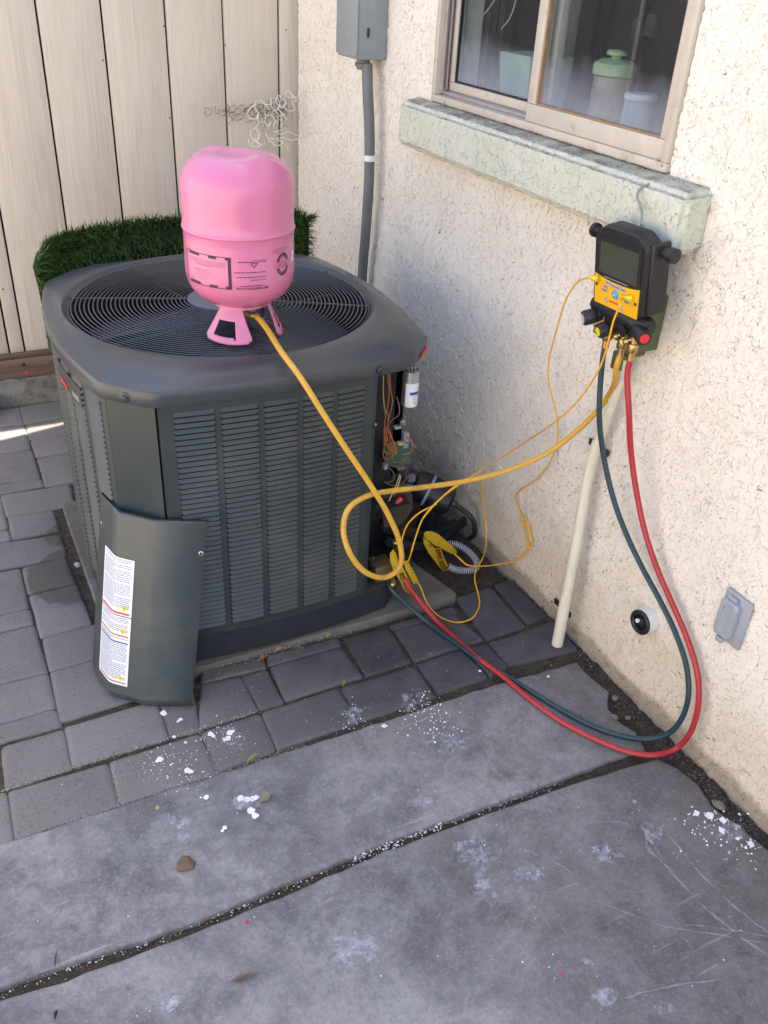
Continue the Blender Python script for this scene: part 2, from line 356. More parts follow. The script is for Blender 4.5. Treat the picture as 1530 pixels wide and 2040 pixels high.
def smudge_mat():   # chalky scuffs of white paint: real stains, alpha from noise
    t=NT('paint_smudge'); uv=t.n('ShaderNodeTexCoord').outputs['UV']
    d=t.n('ShaderNodeVectorMath',operation='DISTANCE'); t.l(uv,d.inputs[0]); d.inputs[1].default_value=(.5,.5,0)
    fall=t.ramp(d.outputs['Value'],.12,.5,(1,1,1,1),(0,0,0,1)); n=t.noise(42,10,.8,.2)
    a=t.ramp(t.math('MULTIPLY',n,t.math('ADD',t.math('MULTIPLY',fall,.62),.38)),.46,.62)
    a=t.math('MULTIPLY',a,t.math('MULTIPLY',fall,.62)); t.base((.55,.57,.68)); t.rough(.8)
    t.l(a,t.b.inputs['Alpha']); return t.m
SMUDGE=smudge_mat()
def scratch_mat():
    t=NT('scratch_white'); uv=t.n('ShaderNodeTexCoord').outputs['UV']; s=t.n('ShaderNodeSeparateXYZ'); t.l(uv,s.inputs[0])
    e=t.math('MULTIPLY',t.math('ABSOLUTE',t.math('SUBTRACT',s.outputs[1],.5)),2); fe=t.math('SUBTRACT',1,e)
    a=t.ramp(t.math('MULTIPLY',t.noise(120,4,.8),t.math('ADD',fe,.3)),.40,.62); t.base((.60,.60,.66)); t.rough(.8); t.l(t.math('MULTIPLY',a,.26),t.b.inputs['Alpha']); return t.m
SCRATCH=scratch_mat()

# ================================================================== SETTING: ground
gb=MB(); gb.quad((-60,-40,-.03),(60,-40,-.03),(60,60,-.03),(-60,60,-.03)); gr=obj('ground',gb,SOIL,kind='structure',smooth=0,fix=False)
# dirt bed with real relief near the pad and wall
def dirt_patch(name,x0,x1,y0,y1,z,amp,step,parent=None):
    nx=int((x1-x0)/step)+1; ny=int((y1-y0)/step)+1; mb=MB(); H=rng.random((ny,nx)); 
    for _ in range(2): H=(H+np.roll(H,1,0)+np.roll(H,1,1)+np.roll(H,-1,0)+np.roll(H,-1,1))/5
    H=(H-.5)*4
    vs=[(x0+i*step,y0+j*step,z+amp*H[j,i]) for j in range(ny) for i in range(nx)]
    fs=[(j*nx+i,j*nx+i+1,(j+1)*nx+i+1,(j+1)*nx+i) for j in range(ny-1) for i in range(nx-1)]
    mb.add(vs,fs); return obj(name,mb,SOIL,parent,kind='structure',smooth=60,fix=False)
dirt_patch('dirt_bed',-1.33,.0,1.60,3.38,-.017,.008,.012)
dirt_patch('dirt_edge',-.20,.0,.30,1.62,-.013,.007,.008)
dirt_patch('dirt_joint',-2.2,.0,.90,1.05,-.016,.005,.010)
dirt_patch('paver_sand',-2.4,-.98,1.28,3.38,-.0085,.003,.015)
dirt_patch('paver_sand_front',-.99,-.02,1.28,1.62,-.008,.003,.012)

# ---- pavers
def wp(pts): return [G(*p) for p in pts]
PV=[ [(-90,1602),(10,1576),(25,1672),(-60,1700)],
 [(17,1576),(214,1519),(237,1603),(29,1670)], [(219,1517),(397,1461),(431,1537),(240,1600)],
 [(4,1487),(125,1452),(142,1527),(12,1570)], [(129,1449),(312,1394),(335,1468),(144,1525)],
 [(316,1393),(381,1373),(398,1453),(339,1466)], [(-95,1470),(111,1412),(121,1445),(-80,1500)],
 [(-90,1383),(95,1341),(110,1408),(-75,1462)], [(101,1338),(300,1282),(330,1370),(121,1436)],
 [(86,1271),(262,1222),(292,1281),(100,1335)], [(59,1184),(152,1163),(182,1243),(82,1268)],
 [(45,1130),(130,1108),(150,1160),(56,1181)], [(-60,1088),(120,1063),(134,1106),(-40,1140)],
 [(-110,1160),(39,1132),(56,1212),(-90,1243)], [(-90,1246),(58,1214),(66,1242),(-80,1276)], [(-80,1280),(68,1244),(94,1338),(-70,1375)],
 [(16,1028),(104,1014),(118,1054),(24,1072)], [(-60,998),(0,989),(14,1050),(-45,1062)], [(-45,1065),(15,1055),(22,1074),(-40,1086)],
 [(3,986),(138,965),(148,1005),(13,1028)], [(-70,975),(80,951),(88,967),(-60,993)],
 [(-90,914),(62,895),(79,950),(-75,972)], [(74,912),(150,899),(160,958),(90,967)], [(61,876),(150,861),(155,896),(72,909)],
 [(-90,862),(47,846),(59,892),(-80,912)], [(51,846),(140,830),(146,861),(58,874)], [(40,809),(130,796),(138,829),(48,843)],
 [(-80,828),(38,811),(47,843),(-90,860)],
 [(402,1362),(478,1346),(514,1414),(398,1449)], [(482,1345),(528,1330),(565,1398),(519,1412)], [(539,1327),(679,1288),(722,1346),(569,1394)],
 [(685,1269),(770,1246),(819,1316),(728,1344)], [(402,1338),(524,1309),(528,1329),(402,1358)], [(530,1307),(672,1271),(678,1285),(536,1324)],
 [(403,1457),(518,1420),(549,1493),(435,1533)], [(522,1418),(673,1370),(713,1436),(553,1491)], [(678,1369),(825,1325),(869,1384),(718,1434)],
 [(832,1321),(922,1291),(972,1347),(874,1380)], [(927,1290),(968,1281),(1012,1326),(978,1344)], [(976,1280),(1102,1237),(1151,1292),(1014,1324)],
 [(909,1188),(979,1167),(1046,1246),(970,1271)], [(985,1163),(1017,1154),(1091,1225),(1053,1241)], [(788,1256),(905,1223),(963,1273),(827,1315)],
 [(773,1245),(903,1208),(915,1219),(786,1253)] ]
def paver_mb(q,inset=-.0034,r=.009,dep=.028,tz=0.0):
    q=[Vector((p.x,p.y)) for p in q]; c=sum(q,Vector((0,0)))/4
    A=sum(q[i].cross(q[(i+1)%4]) for i in range(4))
    if A<0: q=q[::-1]
    mb=MB(); n=4; out=[]
    L=[]
    for i in range(4):
        p,a,b=q[i],q[i-1],q[(i+1)%4]; e1=(a-p).normalized(); e2=(b-p).normalized(); p2=p+(e1+e2)*inset
        rr=r*random.uniform(.7,1.7)
        for k in range(4):
            t=k/3; s=p2+e1*rr*(1-t)**2+e2*rr*t**2; L.append(s)
        # wavy straight edge midpoints
        for u in (.33,.66):
            m=(p2+e2*rr).lerp(b+((q[(i+2)%4]-b).normalized()+(p-b).normalized())*inset,u); nrm=Vector((-e2.y,e2.x)); L.append(m+nrm*random.uniform(-.0012,.0012))
    m=len(L); rings=[(0,-dep,0),(0,-.0070,0),(.0028,-.0030,0),(.0075,-.0008,0),(.016,.0,0)]
    vs=[]
    tx,ty=random.uniform(-.006,.006),random.uniform(-.006,.006)
    for ins,z,_ in rings:
        for s in L:
            d=(c-s); d=d.normalized()*min(ins,d.length*.5); p=s+d; vs.append((p.x,p.y,z+tz+(p.x-c.x)*tx+(p.y-c.y)*ty))
    fs=[(i*m+k,i*m+(k+1)%m,(i+1)*m+(k+1)%m,(i+1)*m+k) for i in range(len(rings)-1) for k in range(m)]
    fs.append(tuple((len(rings)-1)*m+k for k in range(m))); return mb.add(vs,fs)
paving=root('paving',(-.9,1.6,0),kind='structure')
for q in PV:
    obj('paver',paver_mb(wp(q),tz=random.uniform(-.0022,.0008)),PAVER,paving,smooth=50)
# the same paving goes on to the left of the view
gx=-1.62
def fill(x0,x1,y0,y1):
    y=y0
    while y<y1-.03:
        h=random.choice((.15,.15,.075)); h=min(h,y1-y); x=x0-random.uniform(0,.1)
        while x<x1-.02:
            wd=random.choice((.22,.15,.22,.08)); xe=min(x+wd,x1)
            if x1-xe<.05: xe=x1
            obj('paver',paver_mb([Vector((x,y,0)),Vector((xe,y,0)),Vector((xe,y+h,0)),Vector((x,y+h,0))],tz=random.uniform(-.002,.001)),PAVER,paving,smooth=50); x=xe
        y+=h
fill(-2.1,-1.56,1.325,2.2); fill(-2.1,-1.47,2.2,3.32)

# ---- concrete slabs
slabs=root('concrete_slabs',(-.8,.9,0),kind='structure')
def slab(pts,name='slab',step=.03,zt=0.0):
    # densify + jitter outline, bevelled top edge
    P=[]; n=len(pts)
    for i in range(n):
        a,b=Vector(pts[i]),Vector(pts[(i+1)%n]); k=max(1,int((b-a).length/step)) if (b-a).length<4 else 40
        for j in range(k): P.append(a.lerp(b,j/k)+Vector((random.uniform(-1,1),random.uniform(-1,1)))*.0022)
    A=sum(P[i].cross(P[(i+1)%len(P)]) for i in range(len(P)))
    if A<0: P=P[::-1]
    m=len(P); vs=[]; N=[]
    for i in range(m):
        t=(P[(i+1)%m]-P[i-1]).normalized(); N.append(Vector((-t.y,t.x)))
    for ins,z in ((0,-.08),(0,-.006),(.003,-.002),(.009,0)):
        for i in range(m): p=P[i]+N[i]*ins; vs.append((p.x,p.y,z+zt))
    fs=[(r*m+k,r*m+(k+1)%m,(r+1)*m+(k+1)%m,(r+1)*m+k) for r in range(3) for k in range(m)]+[tuple(3*m+k for k in range(m))]
    return obj(name,MB().add(vs,fs),SLAB,slabs,smooth=40)
def g2(x,y): p=G(x,y); return (p.x,p.y)
slab_far=slab([g2(-300,1778),g2(0,1681),g2(435,1539),g2(765,1434),g2(960,1370),g2(1150,1317),g2(1182,1352),g2(1215,1375),g2(1212,1410),g2(1240,1440),g2(1268,1458),g2(1285,1490),g2(1130,1545),g2(765,1677),g2(560,1762),g2(350,1850),g2(100,1930),g2(0,1968),g2(-300,2070)])
slab_near=slab([g2(-300,2098),g2(0,1988),g2(130,1951),g2(350,1869),g2(560,1784),g2(765,1694),g2(1140,1560),g2(1310,1508),g2(1352,1530),g2(1395,1562),g2(1420,1605),g2(1470,1640),g2(1530,1690),(-.035,.40),(-.03,-1.6),(-2.4,-1.6)])
# ================================================================== fence
fence=root('siding_fence',(-.4,3.43,.19),'beige painted vertical board fence standing behind the condenser','fence')
seams=[-1.60,-1.375,-1.163,-1.108,-.893,-.687,-.474,-.269,-.060,.147,.35]
for a,b in zip(seams[:-1],seams[1:]):
    zb=random.uniform(.176,.192); g_=.0035; yy=3.424+random.uniform(-.0015,.002)
    mb=MB().bbox((a+g_,yy,zb),(b-g_,yy+.016,2.35),.002); obj('board',mb,SIDING,fence)
obj('backing',MB().box((-1.6,3.446,.12),(.36,3.46,2.35)),DARKIN,fence)
obj('rail',MB().bbox((-2.6,3.462,1.55),(.36,3.50,1.64),.003),TIMBER,fence)
for a in np.arange(-1.83,-2.6,-.205): obj('board',MB().bbox((a+.0035,3.424,.18),(a+.2,3.44,2.35),.002),SIDING,fence)
for px,py in ((326,52),(338,235),(205,120),(76,60),(448,90),(120,610),(6,576),(570,60)):
    q=PY(px,py,3.4235); obj('nail_head',MB().lathe([(.0001,0),(.0032,0),(.0032,.0012),(.0001,.0015)],q,(0,-1,0),8),TIMBER,fence)
kick=obj('kickboard',MB().bbox((-2.6,3.392,.098),(.30,3.421,.176),.004),TIMBER,fence)
kick2=obj('kickboard',MB().bbox((-2.6,3.396,.178),(-1.01,3.420,.193),.002),TIMBER,fence)
obj('knot',MB().lathe([(.0001,.0),(.006,.0),(.007,.0015),(.0001,.0015)],PY(47,726,3.3905),(0,-1,0),10),DARKIN,fence)
obj('knot',MB().lathe([(.0001,.0),(.006,.0),(.007,.0015),(.0001,.0015)],PY(53,742,3.3905),(0,-1,0),10),REDB,fence)
def rough_box(name,a,b,m,parent=None,st=.02,amp=.003,**k):
    bm=bmesh.new(); t=MB().box(a,b); vs=[bm.verts.new(p) for p in t.v]
    for f in t.f: bm.faces.new([vs[i] for i in f])
    L=max(b[i]-a[i] for i in range(3)); 
    for _ in range(20):
        es=[e for e in bm.edges if e.calc_length()>st*2]
        if not es: break
        bmesh.ops.subdivide_edges(bm,edges=es,cuts=1,use_grid_fill=True)
    for v in bm.verts: v.co+=Vector((random.gauss(0,1),random.gauss(0,1),random.gauss(0,1)))*amp
    bm.verts.index_update(); mb=MB().add([v.co.copy() for v in bm.verts],[tuple(v.index for v in f.verts) for f in bm.faces]); bm.free()
    return obj(name,mb,m,parent,smooth=70,**k)
rough_box('curb',(-2.6,3.368,-.03),(-.0,3.42,.0965),CURB,None,.03,.0022,kind='structure')
# neighbour's ground-level wall behind fence keeps the air behind it closed off
# unseen wall added at the left to bounce warm sunlight onto the house
obj('bounce_wall',MB().bbox((-4.9,-5,-.03),(-4.7,3.41,2.3),.01),simple('bounce_wall_stucco',(.64,.605,.54),.9,bump=.6,bs=60),label='unseen pale stucco wall added at the left to bounce sunlight',cat='wall',smooth=0)
# ================================================================== house wall
house=root('house_wall',(0.07,1.6,0),'cream textured stucco house wall with the window in it','wall')
Y0,Y1,Z0,Z1=-.9,3.38,-.06,1.75; WY0,WY1,WZ0,WZ1=1.395,2.365,1.205,2.05
def grid_wall(ya,yb,za,zb,step,x=0.0):
    ny=max(2,int(round((yb-ya)/step))+1); nz=max(2,int(round((zb-za)/step))+1)
    ys=np.linspace(ya,yb,ny); zs=np.linspace(za,zb,nz); YY,ZZ=np.meshgrid(ys,zs)
    co=np.zeros((ny*nz,3)); co[:,0]=x; co[:,1]=YY.ravel(); co[:,2]=ZZ.ravel()
    i=np.arange(ny-1); j=np.arange(nz-1); I,J=np.meshgrid(i,j); a=(J*ny+I).ravel()
    q=np.stack([a,a+ny,a+ny+1,a+1],1)
    yc=co[q][:,:,1].mean(1); zc=co[q][:,:,2].mean(1)
    q=q[~((yc>WY0)&(yc<WY1)&(zc>WZ0)&(zc<WZ1))]
    me=bpy.data.meshes.new('wallgrid'); me.vertices.add(len(co)); me.vertices.foreach_set('co',(co-np.array(ORG[house])).ravel())
    me.loops.add(q.size); me.polygons.add(len(q)); me.loops.foreach_set('vertex_index',q.ravel().astype(np.int32))
    me.polygons.foreach_set('loop_start',(np.arange(len(q))*4).astype(np.int32)); me.polygons.foreach_set('loop_total',np.full(len(q),4,np.int32))
    me.update(calc_edges=True); me.validate(); me.shade_smooth(); me.materials.append(STUC)
    return me
me=grid_wall(.35,Y1,Z0,1.72,.0042); wo=bpy.data.objects.new('stucco_skin',me); C.objects.link(wo); wo.parent=house
me=grid_wall(Y0,.35,Z0,1.72,.02); wo=bpy.data.objects.new('stucco_skin',me); C.objects.link(wo); wo.parent=house
mb=MB()
mb.box((.007,-3,-.1),(.14,WY0-.002,3.0)); mb.box((.007,WY1+.002,-.1),(.14,3.376,3.0)); mb.box((.007,WY0-.002,-.1),(.14,WY1+.002,WZ0-.002)); mb.box((.007,WY0-.002,WZ1),(.14,WY1+.002,3.0)); mb.box((-.004,-3,1.722),(.004,3.376,3.0))
mb.box((-.002,-3,-.1),(.004,-.9,1.722))
obj('wall_core',mb,STUC_FLAT:=simple('stucco_plain',(.74,.69,.60),.9,bump=.8,bs=70),house,smooth=0)
obj('end_wall',MB().box((.14,3.24,-.1),(4.5,3.376,3.0)),STUC_FLAT,house,smooth=0)
roof=obj('roof',MB().box((-.42,-3.2,3.0),(.0,3.376,3.10)).add([(-.42,-3.2,3.1),(4.6,-3.2,4.6),(4.6,3.376,4.6),(-.42,3.376,3.1),(4.6,-3.2,3.0),(4.6,3.376,3.0),(0,-3.2,3.0),(0,3.376,3.0)],[(0,1,2,3),(1,4,5,2),(3,2,5,7),(0,6,4,1)]),STUC_FLAT,house,smooth=0)
# sill: a stucco covered ledge (dense grid so the lace texture is real relief)
def sub_box(a,b,step,r=.006):
    bm=bmesh.new(); t=MB().box(a,b); vs=[bm.verts.new(p) for p in t.v]
    for f in t.f: bm.faces.new([vs[i] for i in f])
    bmesh.ops.bevel(bm,geom=bm.edges[:],offset=r,segments=3,affect='EDGES')
    L=b[1]-a[1]
    for ax,(lo,hi) in enumerate(zip(a,b)):
        for k in range(1,int((hi-lo)/step)):
            co=Vector((0,0,0)); no=Vector((0,0,0)); co[ax]=lo+k*step; no[ax]=1
            bmesh.ops.bisect_plane(bm,geom=bm.verts[:]+bm.edges[:]+bm.faces[:],plane_co=co,plane_no=no)
    return bm
bm=sub_box((-.064,1.268,1.078),(.012,2.455,1.203),.0055,.012)
for v in bm.verts:
    v.co.z-= max(0,-v.co.x)*.15*max(0,(v.co.z-1.078)/.125)**2
sm=root('window_sill',(-.03,1.85,1.08),'pale green stucco ledge under the window, stained on top','window sill')
bm.verts.index_update(); mb=MB().add([v.co.copy() for v in bm.verts],[tuple(v.index for v in f.verts) for f in bm.faces]); bm.free()
obj('ledge',mb,SILL,sm,smooth=180)

# ================================================================== window
win=root('sliding_window',(.03,1.88,1.21),'two pane sliding window in a tan aluminium frame with ground haze painted on the glass','window')
fr=MB(); zb=1.206; zt=2.05
def fb(y0,y1,z0,z1,x0,x1,mb=None,r=.002): (mb or fr).bbox((x0,y0,z0),(x1,y1,z1),r)
fb(1.398,2.362,zb,zb+.018,-.010,.075)           # bottom track base
fb(2.343,2.362,zb+.0185,zt,-.010,.075); fb(1.398,1.417,zb+.0185,zt,-.010,.075); fb(1.398,2.362,zt,zt+.02,-.01,.075)
obj('frame',fr,ALU,win)
tr_=MB()
for x in (.0135,.024,.0345): tr_.bbox((x,1.86,zb+.0185),(x+.0035,2.342,zb+.027+.002*(x>.02)),.0008)
obj('track',tr_,ALUD,win)
jam=MB()
for x in (.004,.018,.030): jam.bbox((x,2.330,zb+.0305),(x+.005,2.3425,zt-.001),.001)
obj('jamb_rib',jam,ALUD,win)
# right fixed sash (near)
sh=root_sash=MB(); X0,X1=-.004,.020
sh.bbox((X0,1.4175,zb+.0185),(X1,1.906,zb+.058),.002); sh.bbox((X0,1.4175,zb+.0585),(X1,1.437,zt-.002),.002); sh.bbox((X0,1.874,zb+.0585),(X1,1.906,zt-.002),.002)
obj('sash',sh,ALU,win)
gs=MB(); gs.box((X0+.003,1.4372,zb+.0585),(X0+.012,1.4402,zt-.01)); gs.box((X0+.003,1.869,zb+.0585),(X0+.012,1.8738,zt-.01)); gs.box((X0+.003,1.4404,zb+.0585),(X0+.012,1.8688,zb+.0625)); obj('gasket',gs,RUBB,win)
obj('pane',MB().box((.006,1.4374,zb+.0587),(.009,1.8737,zt-.01)),GLASS,win,smooth=0)
# left sash (behind)
sh=MB(); X0,X1=.028,.050
sh.bbox((X0,1.86,zb+.0295),(X1,2.329,zb+.052),.002); sh.bbox((X0,2.310,zb+.0525),(X1,2.329,zt-.002),.002); sh.bbox((X0,1.86,zb+.0525),(X1,1.888,zt-.002),.002)
obj('sash',sh,ALU,win)
gs=MB(); gs.box((X0+.004,2.3055,zb+.0525),(X0+.012,2.3098,zt-.01)); gs.box((X0+.004,1.888,zb+.0525),(X0+.012,2.3053,zb+.0565)); obj('gasket',gs,BLACK,win)
obj('pane',MB().box((.038,1.888,zb+.0527),(.041,2.3098,zt-.01)),GLASS,win,smooth=0)
for p in ((885,205),(1318,330),(1308,318)):
    q=WX(p[0],p[1],-.011); obj('screw',MB().lathe([(.0001,0),(.0028,0),(.0028,.002),(.0001,.0025)],q,(-1,0,0),8),ALUD,win)
# room behind the glass
room=root('room',(.6,1.9,1.1),kind='structure')
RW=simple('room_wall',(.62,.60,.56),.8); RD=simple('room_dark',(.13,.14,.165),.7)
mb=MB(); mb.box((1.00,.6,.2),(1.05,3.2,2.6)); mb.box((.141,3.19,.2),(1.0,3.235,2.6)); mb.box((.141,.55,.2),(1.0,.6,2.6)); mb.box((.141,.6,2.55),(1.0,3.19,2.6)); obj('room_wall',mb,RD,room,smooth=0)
obj('bench',MB().bbox((.141,.61,1.07),(.62,3.18,1.115),.003),simple('bench_top',(.32,.33,.38),.6),room)
# things on the bench, seen through the glass
jar=root('storage_jar',WX(1215,240,.24)*1.0,'brown streaked jar with pale green knobbed lid behind the right pane','jar')
jp=WX(1203,262,.24); jp.z=1.131; ORG[jar]=jp; jar.location=jp
JB=simple('jar_brown',(.60,.46,.28),.4,var=.1,vs=12,dirt=(.30,.22,.16),dirt_s=22,dirt_a=.42,dirt_b=.7)
obj('jar_body',MB().lathe([(.04,0),(.046,.005),(.048,.06),(.048,.19)],jp,n=28),JB,jar)
obj('lid',MB().lathe([(.048,.191),(.054,.195),(.054,.212),(.051,.220),(.036,.228),(.014,.230),(.012,.235),(.024,.238),(.026,.244),(.02,.249),(.001,.250)],jp,n=28),simple('pale_green',(.52,.66,.34),.4),jar)
cp_=WX(1262,275,.17); cp_.z=1.116; cup=root('lidded_tub',cp_,'small white tub with a bright lid right of the jar in window','tub')
obj('tub',MB().lathe([(.032,0),(.035,.10),(.036,.18)],cp_,n=24),simple('tub_frost',(.45,.47,.52),.5),cup)
obj('lid',MB().lathe([(.038,.181),(.038,.190),(.035,.193),(.001,.193)],cp_,n=24),WHITE,cup)
bp=WX(1050,205,.22); bp.z=1.116
bin_=obj('mint_container',MB().add([(bp.x-.05,bp.y-.07,1.116),(bp.x+.05,bp.y-.07,1.116),(bp.x+.05,bp.y+.045,1.116),(bp.x-.05,bp.y+.045,1.116),(bp.x-.07,bp.y-.09,1.34),(bp.x+.07,bp.y-.09,1.34),(bp.x+.07,bp.y+.06,1.34),(bp.x-.07,bp.y+.06,1.34)],[(0,3,2,1),(4,5,6,7),(0,1,5,4),(1,2,6,5),(2,3,7,6),(3,0,4,7)]),simple('mint_plastic',(.42,.58,.44),.5),label='mint green tapered container behind the left window pane',cat='container')
pc=WX(960,120,.5); pc2=WX(1085,60,.45)
cur=MB()
for k in range(14): cur.bbox((pc.x+.012*(k%2),pc.y-.10+.021*k,1.12),(pc.x+.012*(k%2)+.008,pc.y-.10+.021*k+.02,2.4),.002)
obj('blind',cur,simple('blind_cream',(.40,.39,.33),.8),label='cream hanging blind folded behind the left window pane',cat='blind')
dp=WX(1120,80,.62); obj('door_trim',MB().bbox((dp.x,dp.y-.035,1.12),(dp.x+.03,dp.y+.045,2.4),.003),RW,room)
for px in (1198,1280): 
    q=WX(px,80,.9); obj('wall_groove',MB().box((q.x,q.y-.01,1.12),(q.x+.02,q.y+.012,2.4)),DARKIN,room)
for i,(a,b) in enumerate((((985,0),(935,90)),((1003,0),(955,60)))):
    pts=[WX(a[0]+20,a[1]-60,.10),WX(*a,.10),WX((a[0]+b[0])/2-8,(a[1]+b[1])/2,.10),WX(*b,.10),WX(b[0]+8,b[1]+15,.10)] if i==0 else [WX(1040,-60,.1),WX(1028,0,.10),WX(1016,35,.10),WX(998,58,.10)]
    obj('cord',MB().tube(spline(pts,6),.0011,5),WHITE,label=('thin white cord hanging in the window, longer left one' if i==0 else 'thin white cord curling in the window, shorter right one'),cat='cord')
lp=WX(1275,62,.7); obj('latch',MB().bbox((lp.x-.02,lp.y-.02,lp.z-.02),(lp.x,lp.y+.02,lp.z+.03),.004).bbox((lp.x-.03,lp.y-.09,lp.z-.01),(lp.x-.01,lp.y-.05,lp.z+.05),.004),GREYC,room)

# ================================================================== wall fittings
pf=WX(712,118,-.10); pb_y=pf.y
bx=root('electrical_box',(-.05,2.74,1.27),'grey painted metal electrical box high on the stucco above its conduit','electrical box')
yb0=2.665; yb1=2.81
obj('box_body',MB().bbox((-.10,yb0,1.275),(-.001,yb1,1.80),.004),GREYP,bx)
obj('cover',MB().bbox((-.104,yb0-.003,1.282),(-.1005,yb1+.003,1.805),.0015),GREYP,bx)
obj('latch',MB().bbox((-.07,yb0-.006,1.335),(-.064,yb0-.0005,1.36),.001),BLACK,bx)
obj('connector',MB().lathe([(.021,0),(.021,-.012),(.026,-.013),(.026,-.022),(.021,-.023),(.0205,-.03)],(-.055,2.715,1.2745),n=18),GREYC,bx)
def pxy(seq,X): return [WX(a,b,X) for a,b in seq]
cpts=[WX(731,128,-.05),WX(733,190,-.05),WX(736,255,-.047),WX(736,330,-.045),WX(733,400,-.043),WX(728,470,-.04),WX(722,545,-.035)]
e=cpts[-1]; cpts.append(Vector((e.x,e.y,.2))); cpts.append(Vector((e.x,e.y,-.02)))
cd=root('grey_conduit',(cpts[-1].x,cpts[-1].y,0),'grey electrical conduit running down the stucco behind the condenser','conduit')
obj('pipe',MB().tube(spline(cpts,6),.0165,14),GREYC,cd)
q=WX(736,315,-.0455); obj('tape_band',MB().tube([q+Vector((0,0,-.009)),q+Vector((0,.001,.009))],.0180,14),WHITE,cd)
# olive box + cream pipe
ol=root('utility_box',(-.04,1.33,.83),'olive green metal box on the wall behind the manifold gauge','utility box')
obj('box_body',MB().bbox((-.055,1.316,.858),(-.001,1.40,.980),.005),OLIVE,ol)
obj('cover',MB().bbox((-.061,1.312,.864),(-.0555,1.404,.984),.003),OLIVE,ol)
obj('hub',MB().bbox((-.050,1.335,.838),(-.012,1.395,.8575),.006).lathe([(.019,0),(.019,-.035)],(-.035,1.385,.83),n=16),OLIVE,ol)
pp=root('cream_pipe',(-.06,1.37,0),'cream painted pipe running from the green box down to the pavers','pipe')
P1=[WX(1247,715,-.032),WX(1239,745,-.032),WX(1216,815,-.032),WX(1199,865,-.03)]; P2=[WX(1190,885,-.034),WX(1178,925,-.036),WX(1161,1010,-.040),WX(1147,1090,-.046),WX(1129,1185,-.053)]
obj('pipe',MB().tube(spline(P1+P2,6),.0112,16),PVC,pp)
obj('sleeve',MB().tube(spline([WX(1191,880,-.034),WX(1178,925,-.036),WX(1161,1010,-.040),WX(1147,1090,-.046),WX(1128,1190,-.053)],6),.0138,16),PVC,pp)
obj('lower_sleeve',MB().tube(spline([WX(1129,1183,-.053),WX(1119,1235,-.058),G(1110,1284,.001)],5),.0152,16),PVC,pp)
for a in ((1196,892),(1123,1212)):
    q=WX(a[0],a[1],-.004); obj('strap',MB().bbox((q.x-.004,q.y-.034,q.z-.008),(q.x,q.y+.040,q.z+.008),.001),BLACK,pp)
# round fitting
vc=WX(1296,1233,0); vs_=root('pipe_fitting',vc,'round black faced pipe fitting in a white collar on the stucco','pipe fitting')
obj('collar',MB().lathe([(.0325,-.01),(.0325,.0),(.030,.028),(.026,.029)],vc,(-1,0,0),28,False),WHITE,vs_)
obj('ring',MB().lathe([(.020,.020),(.020,.034),(.023,.037),(.0285,.037),(.031,.034),(.031,.0295),(.021,.0293)],vc,(-1,0,0),28,False),BLACK,vs_)
obj('face',MB().lathe([(.0205,.0225),(.012,.024),(.011,.030),(.004,.032),(.001,.032)],vc,(-1,0,0),20),simple('black_face',(.02,.02,.03),.3),vs_)
obj('stud',MB().lathe([(.005,.0325),(.005,.038),(.001,.039)],vc+Vector((0,.006,.002)),(-1,0,0),12),WHITE,vs_)
for k in range(4):
    a=k*math.pi/2+.5; q=vc+Vector((-.026,.016*math.cos(a),.016*math.sin(a))); obj('spoke',MB().bbox((q.x-.004,q.y-.002,q.z-.002),(q.x+.003,q.y+.002,q.z+.002),.0005),BLACK,vs_)
# outlet
oc=Vector((0,.931,.407)); ot=root('outlet_cover',oc,'grey weatherproof outlet cover with a closed flip lid on the stucco','outlet')
obj('plate',MB().bbox((-.009,.894,.346),(-.002,.966,.467),.003),GREYO,ot)
def rounded(yc,zc,w_,h_,x,n=5,r=.012):
    pts=[]
    for cx_,cz_,a0 in ((w_/2-r,h_/2-r,0),(-w_/2+r,h_/2-r,90),(-w_/2+r,-h_/2+r,180),(w_/2-r,-h_/2+r,270)):
        for k in range(n+1):
            a=math.radians(a0+90*k/n); pts.append(Vector((x,yc+cx_+r*math.cos(a),zc+cz_+r*math.sin(a))))
    return pts
def loft(mb,rings,cap=True):
    n=len(rings[0]); vs=[p for R_ in rings for p in R_]; fs=[(i*n+k,i*n+(k+1)%n,(i+1)*n+(k+1)%n,(i+1)*n+k) for i in range(len(rings)-1) for k in range(n)]
    if cap: fs+= [tuple(range(n-1,-1,-1)),tuple((len(rings)-1)*n+k for k in range(n))]
    return mb.add(vs,fs)
obj('lid',loft(MB(),[rounded(.939,.404,.048,.094,-.0095),rounded(.939,.404,.046,.092,-.019),rounded(.939,.404,.040,.086,-.0225),rounded(.939,.404,.026,.072,-.0228,r=.010),rounded(.939,.404,.022,.068,-.0195,r=.009)]),GREYO,ot)
obj('hinge',MB().bbox((-.0195,.926,.4525),(-.0095,.951,.460),.002),GREYO,ot)
obj('latch_tab',MB().bbox((-.024,.928,.345),(-.012,.946,.357),.002),GREYO,ot)

